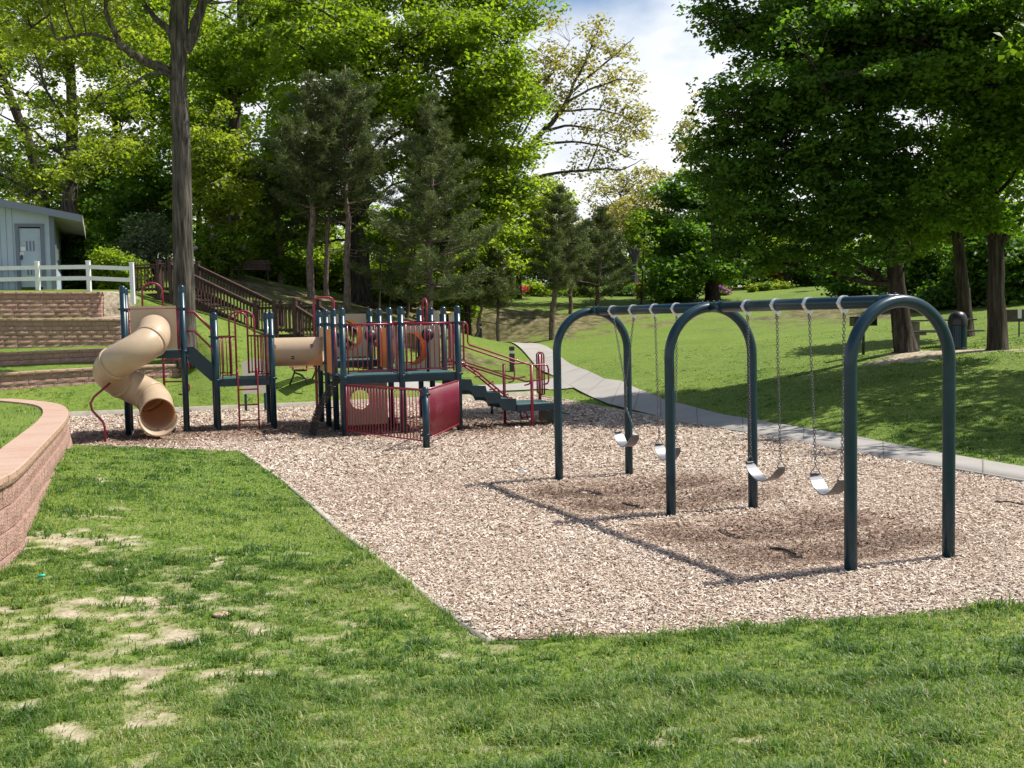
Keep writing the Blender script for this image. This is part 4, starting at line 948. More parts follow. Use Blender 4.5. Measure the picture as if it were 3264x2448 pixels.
# ------------------------------------------------------------------ white fence
def vfence():
    root = thing('rail_fence', 'white two-rail vinyl fence on top of the terrace walls', 'fence', onground(285, 929, 37.3))
    pts = [(-330, 37.6), (-165, 37.5), (-10, 37.4), (122, 37.4), (285, 37.3), (423, 36.4)]; P_ = []
    for px_, Y in pts:
        x = D(px_, 930, Y)[0]; P_.append(Vector((x, Y, 3.66 if px_ < 400 else 3.30)))
    tops = [4.66, 4.66, 4.66, 4.66, 4.64, 4.50]
    for p, t in zip(P_, tops):
        MB().box((p.x, p.y, (p.z - .2 + t) / 2), (.13, .13, t - p.z + .2), None, .006).box((p.x, p.y, t + .01), (.15, .15, .03), None, .008).build('post', M['white'], root)
    for k in range(len(P_) - 1):
        for dz in (-.19, -.58):
            a = P_[k].copy(); b = P_[k + 1].copy(); a.z = tops[k] + dz; b.z = tops[k + 1] + dz; d = (b - a).normalized(); MB().beam(a + d * .067, b - d * .067, .04, .14).build('rail', M['white'], root)
    return root
vfence()
# ------------------------------------------------------------------ shed
Bc = Vector(D(176, 916, 38.3)); TB = radians(21); F1 = Vector((cos(TB), sin(TB), 0)); F2 = Vector((-sin(TB), cos(TB), 0))
shed = thing('park_shed', 'pale grey-blue shed with vertical siding and low gabled roof above the terraces', 'shed', Bc)
zg, ze = 3.72, 6.42; WL, DP = 9.0, 12.5
def sp_(t, d, z): q = Bc - F1 * t + F2 * d; return Vector((q.x, q.y, z))
rz = lambda t: ze + .20 * t
def grid_wall(t0, t1, n, mb):
    pass
dt0, dt1 = 1.02, 1.98      # door position along wall from the right corner
def tpx(px):                # wall parameter for photo column
    lo, hi = 0, 8
    for _ in range(40):
        md = (lo + hi) / 2
        if PX(sp_(md, 0, 4.8))[0] > px: lo = md
        else: hi = md
    return lo
dt0, dt1 = tpx(137), tpx(60); dzt = 3.86 + 2.03
wall = MB()
def quad(a, b, c, d): wall.add([a, b, c, d], [(0, 1, 2, 3)])
wall.prism([sp_(0, 0, zg), sp_(dt0, 0, zg), sp_(dt0, 0, rz(dt0)), sp_(0, 0, rz(0))], F2 * .12)
wall.prism([sp_(dt1, 0, zg), sp_(WL / 2, 0, zg), sp_(WL / 2, 0, rz(WL / 2)), sp_(dt1, 0, rz(dt1))], F2 * .12)
wall.prism([sp_(WL / 2, 0, zg), sp_(WL, 0, zg), sp_(WL, 0, rz(0)), sp_(WL / 2, 0, rz(WL / 2))], F2 * .12)
wall.prism([sp_(dt0, 0, dzt + .06), sp_(dt1, 0, dzt + .06), sp_(dt1, 0, rz(dt1)), sp_(dt0, 0, rz(dt0))], F2 * .12)
wall.prism([sp_(0, .12, zg), sp_(0, DP, zg), sp_(0, DP, rz(0)), sp_(0, .12, rz(0))], -F1 * .12)
wall.prism([sp_(WL, .12, zg), sp_(WL, DP, zg), sp_(WL, DP, rz(0)), sp_(WL, .12, rz(0))], F1 * .12)
wo = wall.build('wall', M['siding'], shed)
gr_ = MB(); t = .1
while t < WL:
    if not (dt0 - .1 < t < dt1 + .1): gr_.box(sp_(t, -.004, (zg + rz(min(t, WL - t)) - .05) / 2), (.012, .008, rz(min(t, WL - t)) - zg - .06), (F1, F2, UP))
    t += .2
gr_.build('siding_grooves', M['trim'], wo)
MB().box(sp_(.02, -.012, (zg + ze) / 2), (.15, .03, ze - zg - .02), (F1, F2, UP)).build('corner_trim', M['trim'], shed)
dm = (dt0 + dt1) / 2; dwid = dt1 - dt0
fr = MB()
for t_ in (dt0 - .02, dt1 + .02): fr.box(sp_(t_, -.03, (zg + dzt + .06) / 2), (.12, .05, dzt + .06 - zg), (F1, F2, UP))
fr.box(sp_(dm, -.032, dzt + .11), (dwid + .18, .05, .11), (F1, F2, UP)); fr.build('door_frame', M['trim'], shed)
door = MB().box(sp_(dm, .03, (zg + .1 + dzt) / 2), (dwid - .1, .05, dzt - zg - .1), (F1, F2, UP)).build('door', M['siding'], shed)
for k in (-1, 0, 1): MB().box(sp_(dm + .11 * k, .0, dzt - .62), (.055, .012, .36), (F1, F2, UP)).build('door_vent', M['trim'], door)
for k in (-1, 0, 1): MB().box(sp_(dm + .11 * k, .0, zg + .62), (.055, .012, .2), (F1, F2, UP)).build('door_vent', M['trim'], door)
MB().box(sp_(dt1 - .1, -.02, zg + 1.15), (.06, .04, .16), (F1, F2, UP)).build('handle', M['black'], door)
MB().box(sp_(dt1 - .15, -.004, dzt - .72), (.16, .006, .14), (F1, F2, UP)).box(sp_(dt1 - .10, -.0045, dzt - .90), (.12, .006, .12), (F1, F2, UP)).build('notice', M['paper'], door)
# roof: two pitched slabs with fascia and soffit
OH, OF_ = .98, .55; rt = .09
for side in (0, 1):
    a = (lambda t_: t_) if side == 0 else (lambda t_: WL - t_)
    e = [sp_(a(-OH), -OF_, rz(-OH)), sp_(a(-OH), DP + .3, rz(-OH)), sp_(a(WL / 2), DP + .3, rz(WL / 2)), sp_(a(WL / 2), -OF_, rz(WL / 2))]
    MB().prism([v + UP * .03 for v in e], UP * .06).build('roof', M['roofm'], shed)
    MB().prism([v + UP * .004 for v in e], UP * .022).build('soffit', M['soffit'], shed)
    f0_, f1_ = sp_(a(-OH), -OF_ - .02, rz(-OH)), sp_(a(WL / 2), -OF_ - .02, rz(WL / 2)); MB().prism([f0_ - UP * .13, f1_ - UP * .13, f1_ + UP * .11, f0_ + UP * .11], -F2 * .03).build('rake_fascia', M['roofm'], shed)
    f0_, f1_ = sp_(a(-OH - .02), -OF_, rz(-OH)), sp_(a(-OH - .02), DP + .3, rz(-OH)); MB().prism([f0_ - UP * .15, f1_ - UP * .15, f1_ + UP * .1, f0_ + UP * .1], (F1 if side == 0 else -F1) * .03).build('eave_fascia', M['soffit'], shed)
mb = MB().box(sp_(-.05, .8, zg + .9), (.06, .2, 1.5), (F1, F2, UP)).box(sp_(-.06, 1.6, zg + 1.35), (.1, .28, .4), (F1, F2, UP)); mb.build('utility_box', M['white'], shed)

# ------------------------------------------------------------------ timber stairs
SA = radians(-20); S1 = Vector((cos(SA), sin(SA), 0)); S2 = Vector((-sin(SA), cos(SA), 0))
s_org = Vector(D(543, 841, 37.6)); SO = Vector((s_org.x, s_org.y, 0))
def spx(px, zz):
    lo, hi = -6, 12
    for _ in range(40):
        md = (lo + hi) / 2
        if PX(SO + S1 * md + UP * zz)[0] < px: lo = md
        else: hi = md
    return lo
def zat(t, py, px): return float(D(px, py, (SO + S1 * t).y)[2])
tL = spx(423, 4.7); t0_ = 0.0; tB = spx(817, 3.0); tC = spx(940, 3.0); tE = spx(1165, 1.5)
zr0 = zat(0, 841, 543); zrb = zat(tB, 973, 817); zrc = zat(tC, 973, 940); zre = zat(tE, 1118, 1165)
stairs = thing('timber_stairs', 'long dark brown timber staircase with railings and a landing climbing the hillside', 'stairs', SO + UP * (zr0 - 1.1))
WS = 1.55; RHG = .98
def srail(t0, z0, t1, z1, off, newel=True):
    a, b = SO + S1 * t0 + S2 * off + UP * z0, SO + S1 * t1 + S2 * off + UP * z1; mb = MB()
    mb.beam(a, b, .14, .04); mb.beam(a - UP * .10, b - UP * .10, .04, .09); mb.beam(a - UP * (RHG - .12), b - UP * (RHG - .12), .04, .09)
    n = max(2, int((b - a).length / .145)); 
    for k in range(n): c = a + (b - a) * ((k + .5) / n); mb.box(c - UP * (RHG / 2 + .01) - S2 * .04, (.04, .035, RHG - .1), (S1, S2, UP))
    return mb.build('railing', M['stain'], stairs)
def newel(t, off, zt_, zb_): MB().box(SO + S1 * t + S2 * off + UP * ((zt_ + zb_) / 2), (.13, .13, zt_ - zb_), (S1, S2, UP)).box(SO + S1 * t + S2 * off + UP * (zt_ + .03), (.17, .17, .05), (S1, S2, UP)).build('newel_post', M['stain'], stairs)
for off in (0, WS):
    srail(tL, zr0, -.1, zr0, off); srail(0, zr0, tB, zrb, off); srail(tB, zrb, tC, zrb, off) if True else None; srail(tC, zrc, tE, zre, off)
    for t, zt_ in ((tL, zr0 + .1), (tL + 1.1, zr0 + .1), (0, zr0 + .1), (tB, zrb + .12), (tB + (tC - tB) * .5, zrb + .1), (tC, zrb + .14), (tE, zre + .1)):
        p = SO + S1 * t + S2 * off; newel(t, off, zt_, min(gz(p.x, p.y), zt_ - 1.0) - .2)
def treads(t0, z0, t1, z1):
    n = max(2, int(round((z0 - z1) / .17))); st = MB()
    for k in range(n):
        t = t0 + (t1 - t0) * (k + .5) / n; z = z0 - RHG - .05 - (z0 - z1) * (k + .5) / n
        st.box(SO + S1 * t + S2 * WS / 2 + UP * z, ((t1 - t0) / n + .03, WS - .16, .045), (S1, S2, UP)); st.box(SO + S1 * (t - (t1 - t0) / n / 2 + .01) + S2 * WS / 2 + UP * (z + .02 + .02 - .0), (.02, WS - .2, .10), (S1, S2, UP))
    st.build('treads', M['stain'], stairs)
    for off in (.02, WS - .02): MB().beam(SO + S1 * t0 + S2 * off + UP * (z0 - RHG - .1), SO + S1 * t1 + S2 * off + UP * (z1 - RHG - .1), .05, .30).build('stringer', M['stain'], stairs)
treads(0, zr0, tB, zrb); treads(tC, zrc, tE, zre)
def sdeck(t0, t1, z): MB().box(SO + S1 * (t0 + t1) / 2 + S2 * WS / 2 + UP * (z - .03), (t1 - t0, WS - .12, .05), (S1, S2, UP)).box(SO + S1 * (t0 + t1) / 2 + S2 * .03 + UP * (z - .2), (t1 - t0 - .14, .05, .25), (S1, S2, UP)).build('landing', M['stain'], stairs)
sdeck(tL, 0, zr0 - RHG - .02); sdeck(tB, tC, zrb - RHG - .02)
# closed skirt boards below the flights
sk = MB()
for (ta_, za, tb_, zb_) in ((0, zr0, tB, zrb), (tB, zrb, tC, zrb), (tC, zrc, tE, zre)):
    n = max(1, int((tb_ - ta_) / .16))
    for k in range(n):
        t = ta_ + (tb_ - ta_) * (k + .5) / n; zt_ = za + (zb_ - za) * (k + .5) / n - RHG - .26; p = SO + S1 * t + S2 * .07; gr = gz(p.x, p.y) - .1
        if zt_ - gr > .06: sk.box(p + UP * ((zt_ + gr) / 2), (.13, .02, zt_ - gr), (S1, S2, UP))
sk.build('skirt_boards', M['stain'], stairs)

# ------------------------------------------------------------------ benches, bollards, grill, table, bin, signs
def bench(px_, py_, Y, rot, label, w_=1.5, wm='benchwood'):
    p = Vector(onground(px_, py_, Y)); a = Vector((cos(rot), sin(rot), 0)); b = Vector((-sin(rot), cos(rot), 0))   # b points to the back
    r = thing('park_bench', label, 'bench', p, 'slatted park benches'); woodm = M[wm]
    mb = MB()
    for k in range(4): mb.box(p - b * (.04 + .11 * k) + UP * (.45 + .006 * k), (w_, .095, .035), (a, b, UP), .004)
    mb.build('seat', woodm, r); mb = MB()
    for k in range(4): mb.box(p + b * (.06 + .035 * k) + UP * (.54 + .10 * k), (w_, .03, .085), (a, (b + UP * .1).normalized(), UP), .004)
    mb.build('backrest', woodm, r)
    for s_ in (-1, 1):
        c = p + a * (w_ / 2 - .15) * s_
        MB().tube([c - b * .42, c - b * .36 + UP * .2, c - b * .2 + UP * .30, c + UP * .36], .028, 8).tube([c + b * .18, c + b * .08 + UP * .2, c + UP * .38, c + b * .06 + UP * .5, c + b * .2 + UP * .92], .026, 8).tube([c - b * .40 + UP * .42, c + UP * .42], .024, 8).tube([c - b * .4 + UP * .43, c - b * .42 + UP * .62, c - b * .3 + UP * .66, c + b * .08 + UP * .64], .02, 8).build('leg', M['black'], r)
M['benchwood'] = mat('reddish bench slats', (.30, .12, .075), .6, vary=(8, (.22, .085, .055), .4, .7))
bench(975, 1234, 31.5, radians(70), 'slatted reddish park bench on the grass behind the crawl tube')
bench(805, 925, 44, radians(20), 'dark park bench in the shade up the hill beyond the stairs', wm='stain')
def bollard(px_, py_, Y, h, label):
    p = Vector(onground(px_, py_, Y)); r = thing('bollard_light', label, 'bollard light', p, 'bollard lights along the path')
    MB().box(p + UP * (h * .36 - .05), (.2, .2, h * .72 + .1), None, .012).build('shaft', M['benchdark'], r)
    MB().box(p + UP * (h * .78), (.15, .15, h * .12), None, .01).build('lens', M['clamp'], r)
    MB().box(p + UP * (h * .92), (.2, .2, h * .16), None, .012).build('hood', M['benchdark'], r)
M['benchdark'] = mat('dark bronze metal', (.045, .038, .034), .5)
bollard(1633, 1190, 39, .92, 'nearer dark square bollard light beside the path'); bollard(1531, 1110, 51, .85, 'farther dark square bollard light on the grass by the pine bank')
# sign board seen between the middle tower bars
p = Vector(onground(783, 1268, 28.3)); q = Vector(onground(845, 1266, 28.6)); sg = thing('notice_board', 'beige arched notice board on green posts standing on the grass behind the climbing structure', 'notice board', p)
for k in (p, q): MB().tube([k - UP * .1, k + UP * 1.1], .035, 10).build('post', M['green'], sg)
d_ = (q - p).normalized(); a0 = p - d_ * .06; a1 = q + d_ * .06; zb_, zt_ = .78 + p.z, 1.62 + p.z; pts = [Vector((a0.x, a0.y, zb_)), Vector((a0.x, a0.y, zt_))] + [Vector((*((a0 * (1 - t) + a1 * t).xy), zt_ + .10 * sin(pi * t))) for t in (.15, .3, .5, .7, .85)] + [Vector((a1.x, a1.y, zt_)), Vector((a1.x, a1.y, zb_))]
MB().prism([v - Vector((0, .06, 0)) for v in pts], (0, .04, 0)).build('board', M['beige'], sg)
# grill
p = Vector(onground(2752, 1112, 29)); gl = thing('pedestal_grill', 'black pedestal grill on a thin post left of the big maple', 'grill', p)
MB().tube([p - UP * .1, p + UP * .75], .04, 10).build('pedestal', M['black'], gl)
MB().box(p + UP * .82, (.62, .42, .04)).box(p + UP * .93 + Vector((0, .2, 0)), (.62, .03, .26)).box(p + UP * .91 - Vector((.3, 0, 0)), (.03, .38, .22)).box(p + UP * .91 + Vector((.3, 0, 0)), (.03, .38, .22)).build('firebox', M['black'], gl)
# picnic table
p = Vector(onground(2985, 1100, 29.5)); pt_ = thing('picnic_table', 'weathered dark picnic table between the big maple and the litter bin', 'picnic table', p)
wd_ = mat('weathered boards', (.09, .075, .06), .85, vary=(6, (.05, .042, .035), .4, .7)); mb = MB()
for k in range(5): mb.box(p + Vector((0, -.32 + .16 * k, .75)), (1.9, .15, .04), None, .004)
mb.build('table_top', wd_, pt_)
for s_ in (-1, 1):
    mb = MB()
    for k in range(2): mb.box(p + Vector((0, s_ * (.66 + .14 * k), .45)), (1.9, .13, .04), None, .004)
    mb.build('bench_seat', wd_, pt_)
conc_ = mat('pale table leg', (.24, .22, .2), .8)
for s_ in (-1, 1): MB().box(p + Vector((.62 * s_, 0, .32)), (.12, .5, .8)).box(p + Vector((.62 * s_, 0, .39)), (.1, 1.5, .07)).build('leg', conc_, pt_)
# litter bin
p = Vector(onground(3052, 1120, 28)); bn = thing('litter_bin', 'dark slatted litter bin with domed hood beside the picnic table', 'litter bin', p); h_ = .62; rb_ = .225
mb = MB().lathe(p, [(rb_ - .02, 0), (rb_ - .02, h_)], 24)
for k in range(26): a = 2 * pi * k / 26; mb.box(p + Vector((cos(a) * rb_, sin(a) * rb_, h_ / 2)), (.045, .012, h_), (Vector((-sin(a), cos(a), 0)), Vector((cos(a), sin(a), 0)), UP))
for z in (.03, h_): mb.tube([p + Vector((cos(a) * rb_, sin(a) * rb_, z)) for a in [2 * pi * k / 24 for k in range(24)]], .016, 6, closed=True)
mb.build('body', M['green'], bn)
MB().lathe(p, [(rb_ + .02, h_ + .02), (rb_ + .02, h_ + .13), (rb_ - .01, h_ + .25), (rb_ * .75, h_ + .33), (rb_ * .4, h_ + .37), (0, h_ + .38)], 24).build('hood', M['black'], bn)
# low board with a small white plate on a stake
p = Vector(onground(3230, 1085, 31)); hb = thing('backstop_board', 'low dark wooden board on short posts at the far right edge of the lawn', 'backstop board', p)
for s_ in (-.5, .5): MB().box(p + Vector((s_, 0, .18)), (.09, .09, .5)).build('post', conc_, hb)
MB().box(p + Vector((0, -.06, .55)), (1.5, .05, .36), None, .006).build('board', wd_, hb)
p = Vector(onground(3248, 1078, 30)); ns = thing('number_sign', 'small white sign plate on a thin stake at the right edge', 'sign', p)
MB().box(p + UP * .3, (.03, .03, .7)).build('stake', M['black'], ns); MB().box(p + UP * .66 - Vector((0, .03, 0)), (.10, .02, .26)).build('plate', M['paper'], ns)
# chain link fence far back
cf = thing('chain_link_fence', 'thin dark chain link fence behind the azaleas on the far bank', 'fence', D(1700, 960, 64)); mb = MB(); cw = MB()
fp = [D(a, b, Y) for a, b, Y in ((1480, 955, 63), (1600, 953, 63.5), (1710, 951, 64), (1830, 949, 64.5), (1950, 947, 66), (2060, 945, 68))]
for p in fp: mb.tube([Vector(p) - UP * .4, Vector(p) + UP * 1.35], .035, 6)
for z in (1.3,): mb.tube([Vector(p) + UP * z for p in fp], .022, 6)
mb.build('posts_and_rail', M['black'], cf)
for a, b in zip(fp[:-1], fp[1:]):
    a, b = Vector(a), Vector(b); n = 26
    for k in range(n):
        for s_ in (0, 1):
            u0, u1 = (k / n, (k + 4) / n) if s_ else ((k + 4) / n, k / n)
            if max(u0, u1) <= 1: cw.beam(a + (b - a) * u0 + UP * .05, a + (b - a) * u1 + UP * 1.3, .006, .006)
cw.build('mesh', M['black'], cf)
# small things lying in the grass
def gobj(px_, py_, z): p = G(px_, py_, z); return Vector((p[0], p[1], gz(p[0], p[1])))
p = gobj(132, 1832, .25); o = MB().lathe(p + UP * .03, [(0, -.03), (.012, -.027), (.014, 0), (.012, .027), (0, .03)], 10, axis=Vector((1, .2, .1))).build('litter', mat('turquoise plastic', (.02, .45, .40), .4), None, p); tag(o, 'small turquoise plastic scrap lying in the worn grass', 'litter')
p = gobj(362, 1424, .2); o = MB().lathe(p + UP * .04, [(0, -.05), (.05, -.03), (.065, 0), (.05, .04), (.02, .065), (0, .07)], 9, axis=Vector((.3, .1, 1))).build('stone', M['cap'], None, p); tag(o, 'small pale stone on the grass rim below the tube slide', 'stone')
p = gobj(705, 1978, .1); o = MB().lathe(p + UP * .02, [(0, -.02), (.05, -.01), (.07, 0), (.05, .01), (0, .014)], 10).build('stone', M['cap'], None, p); tag(o, 'flat stone embedded in the thin grass at lower left', 'stone')
p = Vector(G(1664, 1513, .02)); o = MB().add([p + Vector(v) for v in ((-.07, 0, .03), (.05, -.03, .045), (.08, .02, .03), (-.03, .05, .06), (0, .01, .09))], [(0, 1, 4), (1, 2, 4), (2, 3, 4), (3, 0, 4), (3, 2, 1, 0)]).build('paper_scrap', M['paper'], None, p); tag(o, 'crumpled pale paper scrap on the wood chips left of the swings', 'litter')
def twig(pts, label, r=.008):
    ps = [Vector(G(a, b, .03)) + UP * random.Random(a).uniform(0, .03) for a, b in pts]; o = MB().tube(ps, [r] * len(ps), 6).build('twig', M['darkbark'], None, ps[0]); tag(o, label, 'twig', 'loose twigs on the wood chips')
twig([(3170, 1603), (3215, 1606), (3262, 1612)], 'thin dark twig on the wood chips at the right edge'); twig([(2455, 1752), (2500, 1758), (2536, 1770)], 'dark twig in the worn hollow below the nearest swing', .011); twig([(1985, 1606), (2010, 1612), (2032, 1619)], 'dark twig in the hollow below the far swings', .012)
p = Vector(onground(2605, 955, 60)); 
# ------------------------------------------------------------------ trees
K_ = FOC / 1.47559
def blob(x, y, Y, rx, ry, rd=None): c = DD(x, y, Y); s = Y / K_; return (np.array(c), np.array([rx * s, (rd if rd else (rx + ry) / 2 * s), ry * s]))
def sample_crown(blobs, n, r, shell_=.55, carve=True):
    vol = np.array([b[1].prod() ** .85 for b in blobs]); vol /= vol.sum(); out_ = []; k3 = r.normal(size=(5, 3)); ph = r.random(5) * 6.28; n2 = int(n * (2.0 if carve else 1))
    for b, k in zip(blobs, r.multinomial(n2, vol)):
        d = r.normal(size=(k, 3)); d /= np.linalg.norm(d, axis=1)[:, None]; rad = r.random(k) ** (1 / 3 * (1 - shell_) + .12)
        lobes = sum(np.sin(d @ (k3[i] * 4.5) + ph[i]) for i in range(5)) / 5
        q = b[0] + d * b[1] * (rad * (1 + .55 * lobes))[:, None]; sz = max(b[1].min() * .55, .6)
        if carve:
            f = sum(np.sin(q @ (k3[i] * 1.7 / sz) + ph[i] * 2) for i in range(5)) / 5 + np.sin(q[:, 2] * 3.4 / sz + ph[0]) * .25
            q = q[np.argsort(-(f + r.normal(0, .12, len(q))))[:max(3, int(len(q) * .5))]]
        out_.append(q)
    return np.vstack(out_)
def leaf_mesh(name, C, per, rc, flat, size, mt, parent, r, droop=.16, tiltsd=.75, vbase=None, up=.9):
    per = int(per * .82); size = size * .92; n = len(C) * per; cc = np.repeat(C, per, 0); rr = np.repeat(r.uniform(.6, 1.3, len(C)) * rc, per)
    o = r.normal(size=(n, 3)); o /= np.linalg.norm(o, axis=1)[:, None] + 1e-9; o *= (r.random(n) ** .45)[:, None]
    tl = np.repeat(r.normal(0, .25, (len(C), 2)), per, 0)                       # each spray tilts
    P = cc + np.stack([o[:, 0] * rr, o[:, 1] * rr, o[:, 2] * rr * flat + o[:, 0] * rr * tl[:, 0] + o[:, 1] * rr * tl[:, 1] - droop * rr * (o[:, 0] ** 2 + o[:, 1] ** 2)], 1)
    N = np.stack([r.normal(0, tiltsd, n), r.normal(0, tiltsd, n), np.full(n, up)], 1) + o * .35; N /= np.linalg.norm(N, axis=1)[:, None]
    a = r.random(n) * 2 * pi; T = np.stack([np.cos(a), np.sin(a), np.zeros(n)], 1); T -= N * (T * N).sum(1)[:, None]; T /= np.linalg.norm(T, axis=1)[:, None]; B = np.cross(N, T)
    s = size * r.uniform(.6, 1.35, n)[:, None]
    V = np.stack([P - T * s, P + B * s * .62 + T * s * .1, P + T * s, P - B * s * .62 + T * s * .1], 1) - (N * s * .18)[:, None, :] * np.array([1, -1, 1, -1])[None, :, None] * .6
    F = np.arange(n * 4).reshape(n, 4); v = np.clip(np.repeat(r.normal(.5, .24, len(C)), per) + r.normal(0, .17, n), 0, 1)
    return np_obj(name, V.reshape(-1, 3), F, mt, parent, attr={'v': np.repeat(v, 4)})
def polyat(pts, t): i = min(int(t), len(pts) - 2); f = t - i; return pts[i] * (1 - f) + pts[i + 1] * f
def wobble(a, b, n, amp, r, sag=0):
    t = np.linspace(0, 1, n)[:, None]; p = a * (1 - t) + b * t; w_ = r.normal(0, amp, (n, 3)); w_ = np.cumsum(w_, 0); w_ -= w_[-1] * t; p = p + w_ * np.sin(t * pi) ** .5; p[:, 2] += (sag * np.sin(t * pi))[:, 0]; return p
def tree(name, label, cat, trunk, rad, blobs, ncl, per, size, leaf, bark='bark', seed=1, nlimb=9, rc=.8, flat=.38, group=None, droop=.12, first=.35, limbs=None, flare=1.35, extra=None, twigr=.012, shell_=.55):
    """trunk: world points bottom to top; rad: bottom and top radius"""
    r = np.random.default_rng(seed); T = np.array(trunk, float); base = T[0].copy(); root = thing(name, label, cat, base, group)
    n = len(T); dense = np.array([polyat(T, t) for t in np.linspace(0, n - 1, 14)]); dense[1:-1] += r.normal(0, rad[0] * .05, (12, 3)) * [1, 1, 0]
    tt = np.linspace(0, 1, 14); rs = rad[0] * (1 - tt) + rad[1] * tt; rs[0] *= flare; rs[1] *= 1 + (flare - 1) * .18; d0 = dense[0].copy(); d0[2] -= .3
    dn = np.vstack([[d0], dense[:1], dense[:1] * .93 + dense[1:2] * .07, dense[1:]]); rs = np.concatenate([[rs[0] * 1.15], [rs[0]], [rs[0] * .84], rs[1:]])
    mb = MB().tube([Vector(p) for p in dn], list(rs), 12)
    C = sample_crown(blobs, ncl, r, shell_)
    nodes = [(dense[i], rs[min(i + 2, len(rs) - 1)]) for i in range(int(14 * first), 14)]
    # limbs to far apart tips
    br = MB(); tips = []
    if nlimb:
        idx = [int(r.integers(len(C)))]
        dmin = np.linalg.norm(C - C[idx[0]], axis=1)
        for _ in range(nlimb - 1): k = int(np.argmax(dmin)); idx.append(k); dmin = np.minimum(dmin, np.linalg.norm(C - C[k], axis=1))
        for k in idx:
            tip = C[k]; cand = [q for q in nodes[:max(3, len(nodes))] if q[0][2] < tip[2] + 1.0] or [nodes[0]]
            st_, sr_ = min(cand, key=lambda q: abs((tip[2] - q[0][2]) - .55 * np.hypot(*(tip - q[0])[:2])) + r.random() * .6)
            L_ = np.linalg.norm(tip - st_); p = wobble(st_, tip, 9, L_ * .022, r, L_ * .06); r0 = min(sr_ * .45, .02 + L_ * .012); rr = np.linspace(r0, .018, 9)
            br.tube([Vector(q) for q in p], list(rr), 7, caps=False); tips += [(p[i], rr[i]) for i in range(2, 9)]
    if limbs:
        for lp, r0, r1 in limbs:
            p = np.array(lp, float); p = np.array([polyat(p, t) for t in np.linspace(0, len(p) - 1, len(p) * 3)]); p[1:-1] += r.normal(0, r0 * .18, p[1:-1].shape); rr = np.linspace(r0, r1, len(p))
            br.tube([Vector(q) for q in p], list(rr), 8, caps=False); tips += [(p[i], rr[i]) for i in range(2, len(p))]
    nn = nodes[3:] + tips; NP = np.array([q[0] for q in nn]); NR = np.array([q[1] for q in nn])
    for c in C[::1 if len(C) < 260 else 2]:
        dv = c - NP; sc_ = np.linalg.norm(dv, axis=1) + 1.2 * np.maximum(0, NP[:, 2] - c[2]); k = int(np.argmin(sc_)); L_ = np.linalg.norm(c - NP[k])
        if L_ < .25: continue
        p = wobble(NP[k], c, 5, L_ * .04, r, L_ * .04); r0 = min(NR[k] * .6, .010 + L_ * .011); br.tube([Vector(q) for q in p], list(np.linspace(r0, twigr * .6, 5)), 4, caps=False)
    mb.build('trunk', M[bark], root)
    if br.v: br.build('limbs', M[bark], root)
    if extra is not None: C = np.vstack([C, extra])
    leaf_mesh('crown', C, per, rc, flat, size, M[leaf], root, r, droop)
    return root
def W(x, y, Y): return DD(x, y, Y)
def Wg(x, y, Y): p = DD(x, y, Y); p[2] = min(gz(p[0], p[1]), p[2] + .4) ; return p
BG = 'broadleaf trees of the wood behind the playground'; RG = 'maples on the right bank'; PG = 'pines on the bank'
# big foreground trunk behind the slide
Yb = 33.
def lim(l): return [W(*q) for q in l]
tree('maple_tree', 'tall bare-trunked maple rising behind the tube slide, forking near the top of the photo', 'tree', [Wg(398, 704, Yb), W(396, 560, Yb), W(393, 400, Yb), W(388, 240, Yb), W(383, 150, Yb), W(398, -40, Yb), W(405, -200, Yb)], (.34, .20),
     [blob(180, -60, 31, 190, 100), blob(420, -170, 33, 260, 110), blob(60, 40, 32, 110, 70), blob(520, -60, 33, 120, 60), blob(150, 90, 32, 110, 35)], 230, 80, .085, 'leaf_yellow', seed=4, nlimb=6, rc=.55, first=.8,
     limbs=[(lim([(378, 160, Yb), (340, 145, 32.6), (300, 125, 32.2), (255, 95, 31.8), (235, 40, 31.5), (215, -60, 31)]), .17, .05), (lim([(300, 125, 32.2), (260, 92, 31.8), (200, 72, 31), (120, 85, 30.5)]), .08, .03),
            (lim([(385, 105, Yb), (360, 60, 33), (320, 25, 33.2), (290, -40, 33.5)]), .13, .06), (lim([(384, 110, Yb), (376, 60, 33), (378, 0, 33), (360, -150, 33)]), .20, .1), (lim([(380, 170, Yb), (345, 158, 32), (315, 160, 31.5), (270, 190, 31)]), .07, .02),
            (lim([(400, 110, Yb), (425, 60, 33), (436, 0, 33), (450, -120, 33)]), .19, .1), (lim([(376, 80, 33), (395, 40, 33), (420, -20, 33)]), .08, .04)])
# left edge tree
tree('maple_tree', 'thinly leafed yellow-green tree behind the shed at the left edge', 'tree', [Wg(150, 600, 47), W(150, 420, 47), W(158, 300, 47), W(150, 120, 47), W(155, 0, 47)], (.38, .12),
     [blob(60, 150, 45, 130, 150), blob(200, 60, 47, 150, 130), blob(110, 330, 44, 150, 80), blob(30, 380, 44, 80, 70), blob(250, 260, 47, 90, 110)], 260, 85, .10, 'leaf_yellow', seed=5, nlimb=14, rc=.75, group=BG, first=.3)
tree('oak_tree', 'dark-stemmed tree leaning in behind the shed roof', 'tree', [Wg(100, 600, 52), W(95, 460, 52), W(70, 330, 52), W(20, 200, 52), W(-40, 60, 52)], (.4, .12), [blob(-40, 250, 52, 150, 190), blob(40, 60, 54, 150, 120)], 170, 80, .13, 'leaf_mid', 'darkbark', seed=6, nlimb=10, rc=.9, group=BG)
